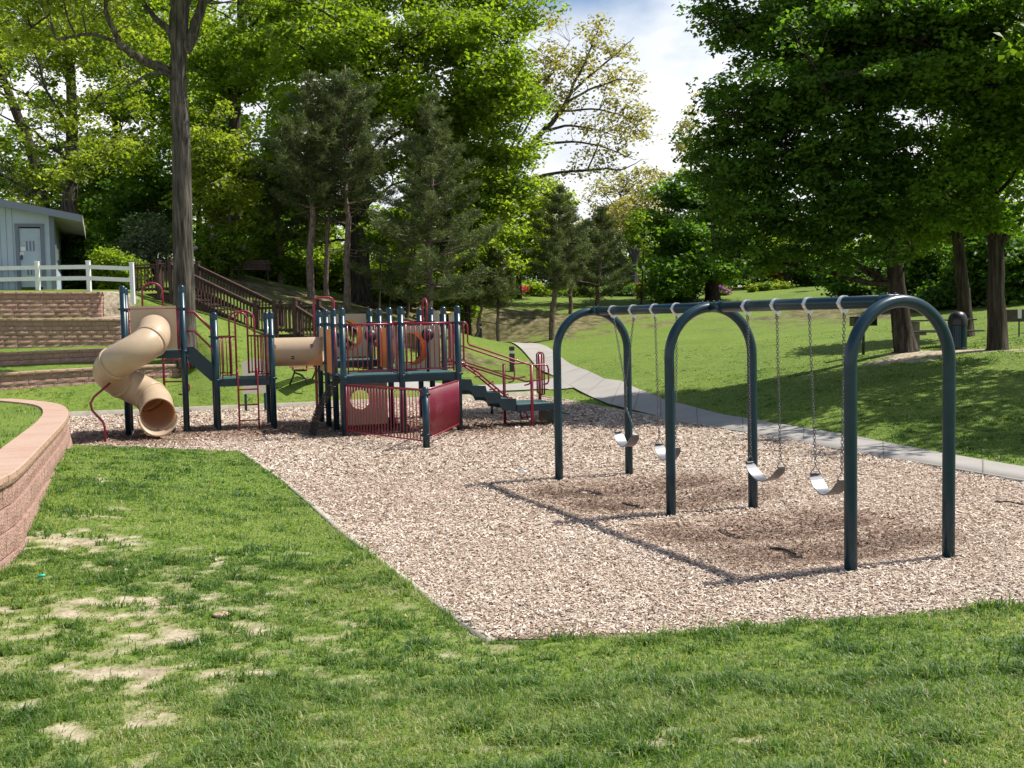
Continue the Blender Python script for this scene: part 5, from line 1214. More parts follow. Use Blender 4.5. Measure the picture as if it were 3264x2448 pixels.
tree('beech_tree', 'mid green tree filling the gap between shed and tall trunk', 'tree', [Wg(255, 610, 58), W(250, 400, 58), W(250, 200, 58)], (.35, .12), [blob(260, 320, 56, 110, 150), blob(300, 180, 58, 90, 110), blob(200, 440, 54, 130, 80), blob(310, 450, 53, 90, 90)], 330, 90, .13, 'leaf_mid', 'darkbark', seed=7, nlimb=10, rc=.95, group=BG)
tree('beech_tree', 'deep green low-branched tree beside the tall trunk above the round bush', 'tree', [Wg(330, 610, 50), W(330, 420, 50), W(330, 330, 50)], (.25, .08), [blob(300, 470, 50, 110, 65), blob(350, 390, 50, 80, 70)], 140, 80, .12, 'leaf_dark', 'darkbark', seed=8, nlimb=8, rc=.85, group=BG)
tree('maple_sapling', 'bright yellow-green young tree right of the tall trunk', 'tree', [Wg(500, 600, 44), W(495, 450, 44), W(480, 300, 44)], (.12, .03), [blob(470, 420, 44, 75, 90), blob(480, 320, 44, 55, 70), blob(440, 360, 44, 45, 90)], 130, 95, .10, 'leaf_yellow', seed=9, nlimb=9, rc=.65, group=BG, first=.2)
tree('oak_tree', 'tall forked tree with yellow-green top between the tall trunk and the pines', 'tree', [Wg(507, 610, 54), W(507, 400, 54), W(508, 230, 54), W(520, 60, 54), W(520, -60, 54)], (.42, .14), [blob(500, 60, 54, 120, 120), blob(590, 120, 52, 80, 150), blob(460, 180, 54, 80, 90), blob(620, 20, 52, 80, 80)], 300, 85, .12, 'leaf_bright', 'darkbark', seed=10, nlimb=14, rc=.8, group=BG, first=.5)
# centre maples
tree('maple_tree', 'huge dense maple behind the pines with thick dark trunk', 'tree', [Wg(775, 655, 50), W(775, 560, 50), W(780, 380, 50), W(790, 200, 50), W(810, 40, 50)], (.62, .2), [blob(760, 120, 48, 160, 140), blob(900, 80, 48, 150, 120), blob(690, 280, 49, 110, 140), blob(820, -60, 50, 220, 80), blob(840, 260, 51, 110, 120), blob(620, 420, 50, 90, 130)], 720, 75, .125, 'leaf_bright', 'darkbark', seed=12, nlimb=18, rc=1.05, group=BG)
tree('maple_tree', 'sunlit bright green maple in the centre, right of the pines', 'tree', [Wg(960, 640, 53), W(965, 480, 53), W(980, 300, 53), W(1000, 120, 53)], (.45, .14), [blob(1010, 120, 51, 120, 130), blob(1060, 240, 51, 95, 145), blob(960, 320, 52, 90, 130), blob(1105, 350, 50, 65, 80), blob(1060, 440, 50, 80, 100), blob(1080, 0, 52, 110, 80)], 760, 75, .12, 'leaf_bright', 'darkbark', seed=13, nlimb=18, rc=.95, group=BG)
tree('maple_tree', 'low bright green maple boughs behind the right pine', 'tree', [Wg(1010, 660, 47), W(1010, 560, 47), W(1020, 470, 47)], (.14, .05), [blob(1040, 580, 47, 75, 60), blob(960, 600, 48, 70, 50), blob(1080, 480, 48, 60, 60)], 150, 80, .12, 'leaf_bright', 'darkbark', seed=14, nlimb=8, rc=.8, group=BG, first=.2)
# leaning oak with open limbs against the sky
Yo = 58.
tree('oak_tree', 'open-branched oak with sparse young leaves reaching right against the sky', 'tree', [Wg(1050, 620, Yo), W(1060, 500, Yo), W(1072, 420, Yo), W(1110, 365, Yo), W(1152, 310, Yo)], (.36, .16),
     [blob(1290, 100, Yo, 55, 60), blob(1340, 200, Yo, 55, 100), blob(1230, 150, Yo, 70, 75), blob(1300, 290, Yo, 90, 45), blob(1370, 290, Yo, 35, 65), blob(1180, 220, Yo, 60, 60), blob(1270, 360, Yo, 85, 22), blob(1180, 90, Yo, 60, 60), blob(1150, 180, Yo, 50, 60), blob(1390, 270, Yo, 40, 40)], 560, 15, .11, 'leaf_oak', 'bark', seed=15, nlimb=0, rc=.62, flat=.5, group=BG, first=.5, flare=1.2, twigr=.012,
     limbs=[(lim([(1072, 425, Yo), (1100, 398, Yo), (1150, 385, Yo), (1215, 370, Yo), (1300, 365, Yo), (1345, 368, Yo), (1385, 345, Yo)]), 0.144, .015), (lim([(1140, 325, Yo), (1170, 285, Yo), (1215, 240, Yo), (1240, 180, Yo), (1275, 110, Yo), (1295, 50, Yo)]), 0.187, .015),
            (lim([(1150, 315, Yo), (1230, 305, Yo), (1300, 315, Yo), (1370, 345, Yo)]), 0.086, .015), (lim([(1175, 283, Yo), (1230, 270, Yo), (1290, 280, Yo), (1350, 300, Yo)]), 0.086, .015), (lim([(1225, 220, Yo), (1280, 190, Yo), (1340, 170, Yo), (1385, 180, Yo)]), 0.079, .015),
            (lim([(1240, 195, Yo), (1290, 150, Yo), (1340, 110, Yo), (1370, 80, Yo)]), 0.079, .015), (lim([(1100, 350, Yo), (1150, 250, Yo), (1200, 190, Yo), (1240, 140, Yo)]), 0.072, .015), (lim([(1100, 330, Yo), (1150, 210, Yo), (1200, 150, Yo), (1230, 90, Yo)]), 0.065, .015),
            (lim([(1215, 240, Yo), (1290, 235, Yo), (1350, 250, Yo), (1400, 300, Yo)]), 0.065, .015), (lim([(1270, 365, Yo), (1290, 320, Yo), (1300, 290, Yo), (1350, 270, Yo)]), 0.050, .015)])
tree('oak_tree', 'yellowish young-leafed tree below the open oak', 'tree', [Wg(1120, 625, 60), W(1120, 520, 60), W(1130, 440, 60)], (.18, .05), [blob(1130, 470, 60, 60, 70), blob(1180, 440, 62, 50, 60), blob(1110, 540, 60, 60, 50)], 140, 75, .13, 'leaf_yellow', 'darkbark', seed=16, nlimb=8, rc=.8, group=BG, first=.2)
tree('elm_tree', 'thin nearly bare early-spring tree against the far sky', 'tree', [Wg(1372, 610, 82), W(1365, 540, 82), W(1350, 470, 82), W(1340, 420, 82)], (.32, .08), [blob(1340, 420, 82, 80, 55), blob(1400, 400, 82, 60, 50)], 200, 14, .14, 'leaf_oak', 'bark', seed=17, nlimb=14, rc=.9, group=BG, twigr=.045)
tree('elm_tree', 'forked olive-green tree standing left of the deep green tree', 'tree', [Wg(1368, 625, 72), W(1366, 580, 72), W(1385, 520, 72), W(1400, 470, 72)], (.30, .08), [blob(1400, 470, 76, 60, 60), blob(1340, 490, 78, 50, 60), blob(1290, 500, 84, 60, 60)], 200, 55, .14, 'leaf_oak', 'bark', seed=18, nlimb=12, rc=.9, group=BG, twigr=.03)
tree('maple_tree', 'deep green leafy tree at centre right behind the swings', 'tree', [Wg(1540, 648, 62), W(1535, 560, 62), W(1520, 470, 62), W(1530, 400, 62)], (.42, .12), [blob(1500, 540, 60, 90, 75), blob(1460, 480, 62, 60, 80), blob(1560, 500, 62, 60, 110), blob(1500, 420, 62, 60, 50), blob(1450, 600, 58, 55, 40)], 420, 80, .14, 'leaf_dark', 'darkbark', seed=19, nlimb=14, rc=1.0, group=BG, first=.25)
tree('poplar_tree', 'slim pale young-leafed tree top beside the dark maple edge', 'tree', [Wg(1500, 640, 75), W(1495, 450, 75), W(1490, 270, 75)], (.2, .04), [blob(1490, 300, 75, 30, 80)], 60, 20, .14, 'leaf_oak', 'bark', seed=20, nlimb=8, rc=.7, group=BG, twigr=.03)
tree('elm_tree', 'golden green tree behind the fence right of centre', 'tree', [Wg(1610, 620, 80), W(1605, 520, 80), W(1600, 420, 80)], (.2, .05), [blob(1590, 500, 82, 70, 110), blob(1640, 580, 84, 70, 50)], 200, 60, .16, 'leaf_yellow', 'darkbark', seed=21, nlimb=8, rc=1.1, group=BG)
# right maples
Ym = 28.
tree('maple_tree', 'largest dark maple on the right with long low boughs over the lawn', 'tree', [Wg(1958, 757, Ym), W(1945, 680, Ym), W(1930, 560, Ym), W(1905, 450, Ym), W(1880, 260, Ym), W(1870, 60, Ym)], (.28, .10),
     [blob(1680, 180, 27, 140, 120), blob(1820, 300, 27, 170, 160), blob(1600, 400, 27, 110, 80), blob(1750, 460, 26.5, 170, 70), blob(1700, -10, 28, 170, 110), blob(1880, 60, 28, 150, 140), blob(1550, 250, 28, 45, 25), blob(1560, 50, 28, 50, 60), blob(1900, 440, 27, 110, 90), blob(1510, 330, 28, 55, 50), blob(1660, 520, 27, 110, 50), blob(1600, 300, 27.5, 90, 110), blob(1900, -190, 29, 210, 140), blob(1740, -130, 28.5, 150, 100), blob(1850, 540, 26.5, 120, 30), blob(1860, 120, 25.5, 190, 130), blob(1960, -40, 26.5, 170, 110)], 2300, 80, .075, 'leaf_dark', 'darkbark', seed=22, nlimb=28, rc=.52, group=RG, first=.3)
tree('maple_tree', 'sunlit lighter maple with V fork at the far right', 'tree', [Wg(2155, 752, 27), W(2152, 600, 27), W(2150, 520, 27), W(2140, 400, 27), W(2120, 250, 27), W(2110, 60, 27)], (.23, .09),
     [blob(2080, 200, 26, 130, 130), blob(2200, 330, 26, 130, 150), blob(2050, 400, 26, 90, 80), blob(2160, 60, 26, 150, 100), blob(2250, 150, 26, 110, 130), blob(2010, 60, 27, 100, 70), blob(2120, 450, 26.5, 100, 50), blob(2220, -190, 27, 190, 140), blob(2120, 60, 24.5, 150, 120)], 1300, 80, .075, 'leaf_fresh', 'darkbark', seed=23, nlimb=22, rc=.5, group=RG, first=.4,
     limbs=[(lim([(2150, 540, 27), (2175, 500, 27), (2215, 470, 26.5), (2260, 430, 26)]), .13, .05)])
tree('maple_tree', 'slender-trunked maple standing between the two big right maples behind the bin', 'tree', [Wg(2087, 730, 33), W(2080, 620, 33), W(2068, 520, 33), W(2070, 420, 33), W(2065, 250, 33)], (.23, .09),
     [blob(2060, 440, 33, 90, 60), blob(2120, 330, 34, 90, 90), blob(1980, 480, 34, 80, 60)], 260, 90, .10, 'leaf_mid', 'darkbark', seed=24, nlimb=12, rc=.75, group=RG, first=.5)
tree('maple_tree', 'maple just outside the right edge whose shade falls on the bank', 'tree', [(15.5, 22.5, 1.5), (15.4, 22.5, 5), (15.2, 22.4, 9)], (.3, .12), [(np.array([15.3, 21.5, 8.2]), np.array([4.2, 4.2, 3.0]))], 240, 80, .11, 'leaf_mid', 'darkbark', seed=25, nlimb=10, rc=.8, group=RG)
tree('conifer_tree', 'shadowy dark evergreen mass behind the maples on the right', 'tree', [Wg(2010, 640, 60), W(2010, 540, 60), W(2010, 420, 60)], (.3, .1), [blob(1980, 560, 60, 110, 75), blob(2130, 560, 55, 130, 80), blob(1860, 580, 68, 90, 50), blob(2230, 600, 50, 80, 90)], 520, 80, .16, 'leaf_dark', 'darkbark', seed=26, nlimb=10, rc=1.15)
tree('maple_tree', 'reddish-leafed small tree in the far garden right of centre', 'tree', [Wg(1650, 628, 86), W(1650, 600, 86), W(1652, 560, 86)], (.15, .05), [blob(1650, 575, 86, 60, 30), blob(1590, 590, 86, 45, 25)], 90, 60, .15, 'leaf_red', 'darkbark', seed=27, nlimb=6, rc=.9, group='small trees in the far garden')
tree('maple_tree', 'crooked dark-trunked tree in the far garden under the maple boughs', 'tree', [Wg(1705, 636, 80), W(1700, 600, 80), W(1706, 560, 80), W(1712, 500, 80)], (.35, .15), [blob(1720, 520, 80, 90, 50), blob(1790, 560, 82, 80, 40)], 170, 70, .16, 'leaf_mid', 'darkbark', seed=28, nlimb=8, rc=1.1, group='small trees in the far garden')
# fillers in the wood
for k, (x, y, Y, rx, ry, lf, lab) in enumerate([(640, 560, 76, 110, 80, 'leaf_bright', 'bright lit-look understory tree between the tall trunk and left pines'), (880, 550, 76, 120, 100, 'leaf_bright', 'glowing green understory tree between the two pine groups'), (560, 400, 60, 90, 150, 'leaf_dark', 'dark green tree behind the yellow sapling'),  # gap trees: sunlit look put into the brighter leaf colour
     (430, 200, 62, 90, 150, 'leaf_bright', 'light green crown just right of the tall trunk far behind'), (120, 480, 62, 170, 100, 'leaf_mid', 'green tree mass rising behind the shed roof'), (1230, 560, 78, 110, 60, 'leaf_mid', 'green tree behind the small pines at centre'), (1460, 560, 90, 120, 70, 'leaf_mid', 'distant green tree at the end of the lawn'),
     (1760, 560, 95, 140, 60, 'leaf_olive', 'distant pale shrubby tree beyond the lawn crest'), (980, 430, 62, 100, 110, 'leaf_mid', 'mid green tree directly behind the right pine'), (700, 60, 64, 140, 120, 'leaf_bright', 'light green crown at top centre left'), (330, 60, 64, 150, 110, 'leaf_bright', 'spring green crown at top left behind the fork')]):
    g0 = Wg(x, 640 if x > 900 else 610, Y); tree('understory_tree', lab, 'tree', [g0, (g0 + W(x, y, Y)) / 2, W(x, y, Y)], (.2, .06), [blob(x, y, Y, rx, ry), blob(x + rx * .5, y + ry * .4, Y, rx * .6, ry * .6), blob(x - rx * .5, y + ry * .3, Y, rx * .6, ry * .7)], 260, 70, .15, lf, 'darkbark', seed=40 + k, nlimb=7, rc=1.15, group='understory trees in the wood', first=.3)
# pines
def pine(label, basept, top, rad, z0f, rmax, seed, sparse=1., lean=0, den=1.):
    r = np.random.default_rng(seed); b = np.array(basept); t = np.array(top); root = thing('pine_tree', label, 'pine tree', b, PG); H = np.linalg.norm(t - b)
    p = np.array([b * (1 - u) + t * u for u in np.linspace(0, 1, 12)]); p[1:-1] += r.normal(0, .04, (10, 3)) * [1, 1, 0]; p0 = p[0].copy(); p0[2] -= .3
    MB().tube([Vector(q) for q in np.vstack([[p0], p])], [rad * 1.25] + list(np.linspace(rad * 1.1, .03, 12)), 10).build('trunk', M['pinebark'], root)
    br = MB(); C = []; z = z0f; 
    while z < .985:
        prof = min(1, 1.12 * ((1 - z) / (1 - z0f)) ** .85 + .03) * (.72 if z < z0f + .06 else 1)
        c = b * (1 - z) + t * z; nb = int(r.integers(4, 7)); ph = r.random() * 6.28
        for k in range(nb):
            a = ph + 2 * pi * k / nb + r.normal(0, .25); L_ = rmax * prof * r.uniform(.6, 1.25); rise = .12 + .55 * z + r.normal(0, .06)
            e = c + np.array([cos(a) * L_, sin(a) * L_, L_ * rise]); q = wobble(c, e, 6, L_ * .02, r, -L_ * .06); br.tube([Vector(v) for v in q], list(np.linspace(.018 + L_ * .010, .008, 6)), 5, caps=False)
            nt_ = max(2, int(L_ * 9 * sparse))
            for m_ in range(nt_):
                u = .28 + .72 * (m_ + r.random()) / nt_; i = min(int(u * 5), 4); f = u * 5 - i; w_ = q[i] * (1 - f) + q[i + 1] * f
                side = (r.random() - .5) * 2 * L_ * .30 * (1.15 - u); C.append(w_ + np.array([-sin(a) * side, cos(a) * side, abs(side) * .25 + r.normal(0, .05)]))
        z += (.055 + .014 * r.random()) * 9 / max(H, 6)
    # dead lower branches
    for k in range(10):
        u = r.uniform(z0f * .5, z0f); c = b * (1 - u) + t * u; a = r.random() * 6.28; L_ = r.uniform(.5, 1.6); q = wobble(c, c + np.array([cos(a) * L_, sin(a) * L_, r.uniform(-.3, .2)]), 4, .05, r); br.tube([Vector(v) for v in q], [.016, .013, .01, .006], 4, caps=False)
    br.build('limbs', M['pinebark'], root); C = np.array(C); per = int(42 * den); n = len(C) * per
    P = np.repeat(C, per, 0) + r.normal(0, .07, (n, 3)); d = r.normal(size=(n, 3)); d[:, 2] = d[:, 2] * .6 + .45; d /= np.linalg.norm(d, axis=1)[:, None]; s = np.cross(d, r.normal(size=(n, 3))); s /= np.linalg.norm(s, axis=1)[:, None]
    ln = r.uniform(.13, .26, n)[:, None]; wdt = .016; V = np.stack([P - s * wdt, P + s * wdt, P + d * ln], 1); v = np.clip(np.repeat(r.normal(.45, .2, len(C)), per) + r.normal(0, .15, n), 0, 1)
    np_obj('crown', V.reshape(-1, 3), np.arange(n * 3).reshape(n, 3), M['needle'], root, attr={'v': np.repeat(v, 3)})
pine('left pine of the clump of three bare-stemmed pines', Wg(673, 662, 43), W(668, 150, 43), .15, .40, 2.3, 61); pine('middle slim pine of the clump of three', Wg(706, 660, 44.5), W(712, 260, 44.5), .11, .42, 1.7, 62)
pine('right pine of the clump of three, slightly leaning trunk', Wg(749, 668, 43), W(745, 140, 43.5), .14, .42, 2.6, 63); pine('broad conical pine standing alone at centre with branches almost to the ground', Wg(925, 672, 42), W(935, 205, 42), .16, .14, 2.9, 64, den=.9)
pine('small leaning pine at the edge of the lawn left of the swing frame', Wg(1192, 713, 48), W(1212, 400, 48), .13, .33, 1.5, 65); pine('grey-green pine behind the first swing arch', Wg(1290, 655, 58), W(1300, 452, 58), .14, .12, 2.5, 66)
pine('thin young pine on the shaded pine bank', Wg(1076, 710, 46), W(1070, 520, 46), .07, .35, 1.3, 67); pine('slanting thin pine stem on the bank below the bright maple', Wg(1027, 688, 45.5), W(1050, 590, 45.5), .07, .5, 1.2, 68, .7); pine('second slim pine behind the lawn edge pine', Wg(1232, 672, 54), W(1236, 440, 54), .10, .35, 1.6, 69)
pine('dark pine on the slope left of the pine clump', Wg(606, 628, 50), W(600, 300, 50), .14, .3, 2.2, 70)
for k, (x, y, Y, w_) in enumerate(((818, 660, 46, .05), (840, 655, 47, .05), (878, 670, 44, .07), (1500, 640, 66, .12), (1385, 640, 60, .05))):
    b = Wg(x, y, Y); t = W(x + (8 if k != 2 else 25), 480, Y); tree('thin_tree', ['spindly sapling left of the conical pine', 'second spindly sapling beside the conical pine', 'leaning thin stem left of the conical pine', 'straight stem beside the deep green tree', 'thin stem at the lawn end left of the deep green tree'][k], 'tree', [b, (b + t) / 2, t], (w_, .02), [blob(x, 500, Y, 35, 50)], 30, 45, .11, 'leaf_mid', 'darkbark', seed=80 + k, nlimb=4, rc=.6, group='thin understory stems')
for k, (x, y, Y, rx, ry, lf) in enumerate(((1870, 600, 52, 75, 45, 'leaf_dark'), (2010, 590, 47, 80, 65, 'leaf_dark'), (2130, 560, 44, 70, 90, 'leaf_dark'), (2240, 600, 42, 70, 90, 'leaf_dark'), (2060, 640, 45, 50, 25, 'leaf_dark'))):
    g0 = Wg(x, 660, Y); tree('evergreen_tree', ['dark evergreen left of the big maple trunk on the far bank', 'dark evergreen between the right maple trunks', 'tall dark evergreen behind the slender maple', 'dark evergreen at the far right edge behind the maple', 'low dark evergreen on the slope behind the litter bin'][k], 'tree', [g0, (g0 + W(x, y, Y)) / 2, W(x, y - ry * .6, Y)], (.16, .05), [blob(x, y, Y, rx, ry), blob(x, y + ry * .5, Y, rx * 1.1, ry * .6)], 190, 90, .12, lf, 'darkbark', seed=140 + k, nlimb=5, rc=.75, group='evergreens shading the right bank', first=.2)
# shrubs
def shrub(label, x, y, Y, rx, ry, lf, ncl, per, size, rc=.35, flowers=None, seed=1, group='shrubs', name='shrub'):
    r = np.random.default_rng(seed); c = DD(x, y, Y); s = Y / K_; g0 = np.array([c[0], c[1], gz(c[0], c[1])]); top = c[2] + ry * s; hz = max((top - g0[2]) / 2, .25); cc = np.array([c[0], c[1], g0[2] + hz])
    root = thing(name, label, 'shrub', g0, group); C = sample_crown([(cc, np.array([rx * s, rx * s * .8, hz]))], ncl, r, .8, False); C[:, 2] = np.maximum(C[:, 2], g0[2] + .1)
    mb = MB()
    for c_ in C[::3]: q = wobble(g0 + r.normal(0, .1, 3) * [1, 1, 0], c_, 4, .04, r, .05); mb.tube([Vector(v) for v in q], [.025, .018, .012, .008], 4, caps=False)
    mb.build('stems', M['darkbark'], root); leaf_mesh('foliage', C, per, rc, .7, size, M[lf], root, r, .05, .8)
    if flowers:
        mt, nf, fs_ = flowers; Cf = sample_crown([(cc, np.array([rx * s, rx * s * .8, hz]) * 1.03)], nf, r, .98, False); Cf = Cf[Cf[:, 2] > g0[2] + .15]; leaf_mesh('blossom', Cf, 22, fs_, .8, .05 + size * .4, M[mt], root, r, 0, .9)
SH = 'shrubs along the wood edge'; GS = 'flowering shrubs of the far garden'
shrub('rounded bright yellow-green bush behind the white fence', 258, 590, 41, 56, 46, 'leaf_bright', 150, 70, .07, .35, seed=1, group=SH); shrub('grey-green olive-like bush left of the tall trunk', 322, 540, 45, 62, 68, 'leaf_olive', 160, 60, .07, .45, seed=2, group=SH)
shrub('lilac bush with faint mauve blossom beyond the staircase', 480, 555, 44, 55, 62, 'leaf_mid', 170, 60, .08, .42, ('lilacm', 22, .16), 3, SH); shrub('dark leafy bush in front of the shed corner trees', 195, 560, 46, 50, 60, 'leaf_dark', 120, 60, .09, .45, seed=4, group=SH)
shrub('hot pink azalea on the far bank left of the swing frame', 1112, 640, 62, 22, 13, 'leaf_mid', 40, 40, .08, .3, ('pink', 60, .22), 5, GS); shrub('small pink azalea farther along the fence', 1098, 636, 66, 14, 8, 'leaf_mid', 25, 40, .08, .3, ('salmon', 30, .2), 6, GS)
shrub('salmon azalea by the fence behind the first swings', 1391, 630, 64, 13, 16, 'leaf_mid', 30, 40, .08, .3, ('salmon', 26, .2), 7, GS); shrub('mauve rhododendron right of the deep green tree', 1557, 628, 68, 17, 11, 'leaf_mid', 30, 40, .08, .3, ('mauve', 60, .22), 8, GS)
shrub('low golden bush in the far garden', 1624, 637, 72, 10, 6, 'leaf_yellow', 25, 40, .08, .25, ('gold', 7, .12), 9, GS); shrub('wide low golden hedge in the far garden near the crooked trunk', 1680, 634, 76, 26, 6, 'leaf_yellow', 60, 40, .09, .3, ('gold', 6, .12), 10, GS); shrub('low green bush next to the golden one', 1648, 634, 74, 20, 9, 'leaf_mid', 40, 40, .09, .3, None, 11, GS)
shrub('clipped hedge along the far bank behind the pines', 1180, 642, 66, 110, 16, 'leaf_mid', 170, 60, .10, .45, None, 12, GS); shrub('yellow-green bush beside the pink azalea', 1150, 635, 63, 26, 22, 'leaf_bright', 60, 50, .09, .35, None, 13, GS)
shrub('dark rhododendron mass behind the lawn crest', 1790, 600, 80, 80, 45, 'leaf_dark', 200, 60, .13, .7, None, 14, GS); shrub('shaded evergreen bush at the end of the lawn left', 1460, 625, 62, 50, 22, 'leaf_dark', 110, 60, .10, .5, None, 15, GS)
shrub('hedge below the far trees at centre', 1330, 645, 70, 60, 14, 'leaf_dark', 100, 60, .11, .5, None, 16, GS)
for k, (x, y, Y, rx, ry, lf) in enumerate(((620, 600, 52, 70, 40, 'leaf_bright'), (720, 600, 54, 60, 55, 'leaf_bright'), (860, 600, 54, 80, 60, 'leaf_bright'), (970, 620, 50, 50, 40, 'leaf_bright'), (560, 580, 50, 50, 40, 'leaf_mid'))):  # bright leaf colour stands in for sunlight on this undergrowth
    shrub(['sunlit undergrowth bush left of the pine clump', 'glowing green undergrowth between the pine stems', 'tall sunlit undergrowth left of the conical pine', 'sunlit undergrowth right of the conical pine', 'undergrowth bush near the top bench'][k], x, y, Y, rx, ry, lf, 130, 60, .12, .6, None, 20 + k, SH)
# far wood that closes the view
r = np.random.default_rng(99); FC = []
for k in range(900):
    a = r.uniform(-.62, .62); dist = r.uniform(92, 118); x = a * dist; h = r.uniform(0, 1); px_ = 1106 + a * K_
    top = 15 if a < -.12 else (9 if a < .2 else 11); FC.append((x, dist, 4 + h * top * (.7 + .3 * math.sin(a * 40))))
leaf_mesh_o = leaf_mesh('far_wood', np.array(FC), 55, 1.9, .8, .30, M['leaf_mid'], None, r, .1, .7); tag(leaf_mesh_o, 'distant green wood closing the view behind everything', 'wood', kind='stuff')
leaf_mesh_o.name = 'far_wood'
# ------------------------------------------------------------------ grass blades
M['blade'] = mat('grass blades', (.07, .16, .02), .5, .45, attr=[(0, (.055, .125, .028)), (.4, (.120, .220, .042)), (.75, (.205, .305, .062)), (1, (.43, .43, .21))], trans=(.5, (1.25, 1.25, .6)))
def blades(n, yr, h, wd, xw=.6, region=None, z_of=None, poly=None, seed=0, lean=.95):
    r = np.random.default_rng(seed); KT = 9 if yr[1] < 11 else 2; nt_ = n // KT; y = np.sqrt(r.random(nt_) * (yr[1] ** 2 - yr[0] ** 2) + yr[0] ** 2); x = (r.random(nt_) * 2 - 1) * (xw * y + (1.5 if yr[1] < 16 else .5))
    P = np.repeat(np.stack([x, y], 1), KT, 0); n = len(P); ang = r.random(n) * 2 * pi; rad_ = r.random(n) ** .7 * h * (.75 if KT > 4 else 3); P = P + np.stack([np.cos(ang), np.sin(ang)], 1) * rad_[:, None]; ts = np.repeat(r.uniform(.6, 1.35, nt_), KT); tv = np.repeat(r.normal(0, .13, nt_), KT)
    ok = region(P) if region is not None else np.ones(n, bool); P = P[ok]; ang = ang[ok]; ts = ts[ok]; tv = tv[ok]
    if z_of is None:
        dm = dirtmask(P); tuft = fbm(P, 4.2, 61, 4); keep = r.random(len(P)) > np.clip(dm * 1.1, 0, .97); P = P[keep]; dm = dm[keep]; tuft = tuft[keep]; ang = ang[keep]; ts = ts[keep]; tv = tv[keep]; z = ground(P) + (fbm(P, .5, 21, 4) - .5) * .07
    else: dm = np.zeros(len(P)); tuft = fbm(P, 2.6, 61, 3); z = z_of(P)
    n = len(P); big = np.clip((tuft - .5) * 5, 0, 1); hh = ts * h * (.45 + .75 * r.random(n)) * (1 - .5 * dm) * (.75 + .8 * big); hh *= np.where(r.random(n) < .015, 1.9, 1)
    a = ang + r.normal(0, .7, n); lx = lean * (.15 + 1.25 * r.random(n)); d = np.stack([np.cos(a), np.sin(a)], 1); s = np.stack([-d[:, 1], d[:, 0]], 1) * (wd * (.6 + .8 * r.random(n)) * (1 + .4 * big))[:, None] / 2
    b = np.column_stack([P, z - .005]); S = np.column_stack([s, np.zeros(n)]); m1 = b + np.column_stack([d * (lx * hh * .35)[:, None], hh * .62]); tp = b + np.column_stack([d * (lx * hh * 1.15)[:, None], hh * (.98 - .25 * lx)])
    V = np.stack([b - S, b + S, m1 - S * .8, m1 + S * .8, tp], 1); i = np.arange(n)[:, None] * 5
    v = np.clip(tv + r.normal(.53, .2, n) + (fbm(P, .8, 71, 3) - .5) * .9 + dm * .3 - big * .25 + np.where(r.random(n) < .03, .5, 0) + np.clip((P[:, 1] - 20) / 15, 0, 1) * .2, 0, 1)  # farther blades paler: glancing backlight put into their colour
    return V.reshape(-1, 3), i + np.array([[0, 1, 3, 2]]), i + np.array([[2, 3, 4]]), np.repeat(v, 5)
def notbed(P): return ~inpoly(P, MUL) & ~inpoly(P, PATHPOLY) & ~inpoly(P, SPURPOLY) & ~inpoly(P, PLANW) & (P[:, 1] > 2)
PLANW = np.vstack([PW, [[-26, PW[-1][1]], [-26, PW[0][1]]]])
def fringe(P): 
    m_ = notbed(P); return m_ & ((polydist(P, np.array(mulch_near[-2:] + mulch_right), False) < .16) | (polydist(P, np.array(near_line), False) < .14) | (polydist(P, PW, False) < .16))
def notterr(P): return notbed(P) & ~((P[:, 1] > 36.6) & (P[:, 0] < -14))
def outfar(P): return notterr(P)
cfg = [(290000, (3.4, 6.2), .043, .0050, notbed), (265000, (6.2, 10), .040, .0066, notbed), (155000, (9.6, 14), .040, .009, notbed), (145000, (13.5, 20), .036, .013, notbed), (165000, (17, 30), .028, .018, notbed), (90000, (27, 40), .020, .024, outfar), (170000, (5, 12), .075, .006, fringe)]
Vs, Q, T_, A_, off = [], [], [], [], 0
for k, (n, yr, h, wd, reg) in enumerate(cfg):
    V, q, t, v = blades(n, yr, h, wd, .6, reg, seed=100 + k); Vs.append(V); Q.append(q + off); T_.append(t + off); A_.append(v); off += len(V)
pin = PLAN
V, q, t, v = blades(60000, (9, 26), .05, .010, .56, lambda P: inpoly(P, pin) & (polydist(P, inn, False) > .02), planz, seed=120); Vs.append(V); Q.append(q + off); T_.append(t + off); A_.append(v); off += len(V)
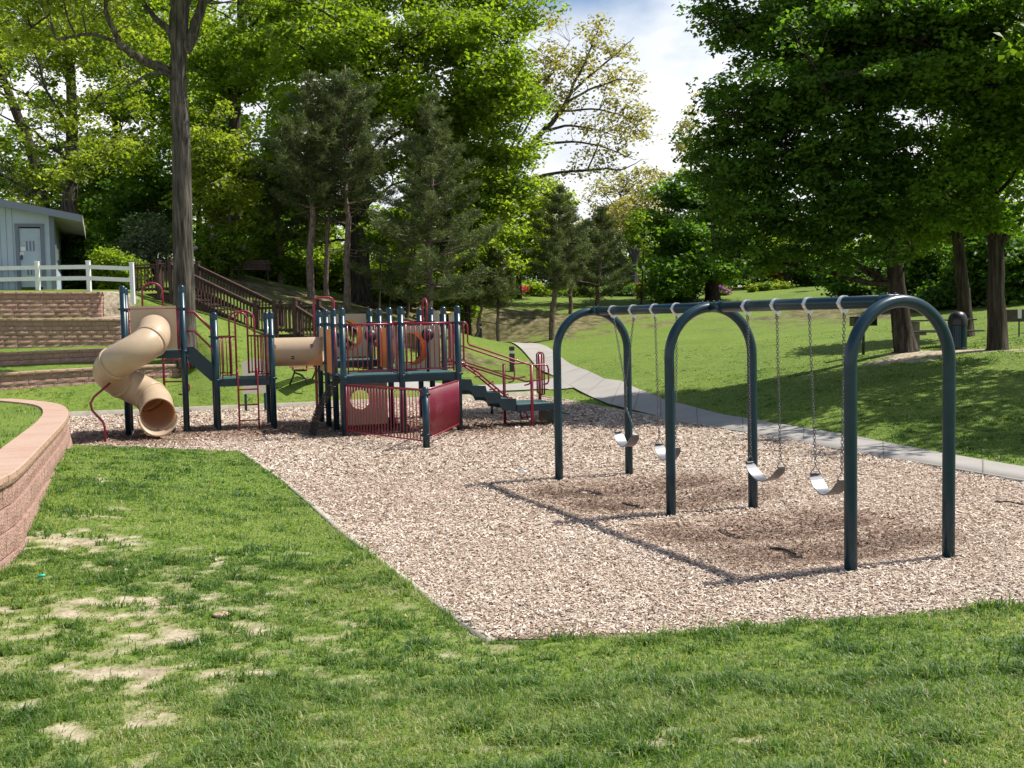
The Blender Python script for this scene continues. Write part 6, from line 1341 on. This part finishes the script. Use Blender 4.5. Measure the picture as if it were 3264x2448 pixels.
gr = np_obj('grass', np.vstack(Vs), [np.vstack(Q), np.vstack(T_)], M['blade'], attr={'v': np.concatenate(A_)})
tag(gr, 'green grass blades over the lawns', 'grass', kind='stuff')
# daisies and petals: tiny pale specks of the lawn
r = np.random.default_rng(5); n = 420; y = r.uniform(26, 60, n); x = (r.random(n) - .42) * y * .9; P = np.stack([x, y], 1); P = P[notterr(P)]; z = ground(P) + .05
c = np.column_stack([P, z]); s = (.018 + .0006 * P[:, 1:2]); V = np.stack([c + np.array([-1, 0, .0]) * s, c + np.array([0, -1, .3]) * s, c + np.array([1, 0, 0]) * s, c + np.array([0, 1, .3]) * s], 1)
o = np_obj('lawn_flowers', V.reshape(-1, 3), np.arange(len(P) * 4).reshape(-1, 4), M['paper']); tag(o, 'tiny pale daisies and petals scattered over the far lawn', 'flowers', kind='stuff')

# dead leaves and chips blown onto the front lawn
M['deadleaf'] = mat('dry leaf', (.3, .2, .12), .85, .2, attr=[(0, (.16, .09, .05)), (.5, (.34, .22, .13)), (1, (.55, .46, .34))])
r = np.random.default_rng(15); n = 420; y = r.uniform(3.8, 20, n); x = (r.random(n) * 2 - 1) * y * .5; P = np.stack([x, y], 1); P = P[notbed(P)]; ed = polydist(P, MUL); P = P[(ed < .5) | (r.random(len(P)) < .45)]
n = len(P); z = ground(P) + (fbm(P, .5, 21, 4) - .5) * .07 + .018; a = r.random(n) * 6.28; s = r.uniform(.008, .024, n)[:, None]; c = np.column_stack([P, z]); T1 = np.stack([np.cos(a), np.sin(a), r.normal(0, .3, n)], 1) * s * 1.3; B1 = np.stack([-np.sin(a), np.cos(a), r.normal(0, .3, n)], 1) * s * .8; up3 = np.array([0, 0, 1.]) * s * .6
V = np.stack([c - T1, c - B1 + up3, c + T1, c + B1 + up3], 1); o = np_obj('dry_leaves', V.reshape(-1, 3), np.stack([np.arange(n) * 4 + k for k in (0, 1, 2)], 1), M['deadleaf'], attr={'v': np.repeat(r.random(n), 4)}); tag(o, 'dry leaf bits and stray chips lying in the front lawn', 'dry leaves', kind='stuff')
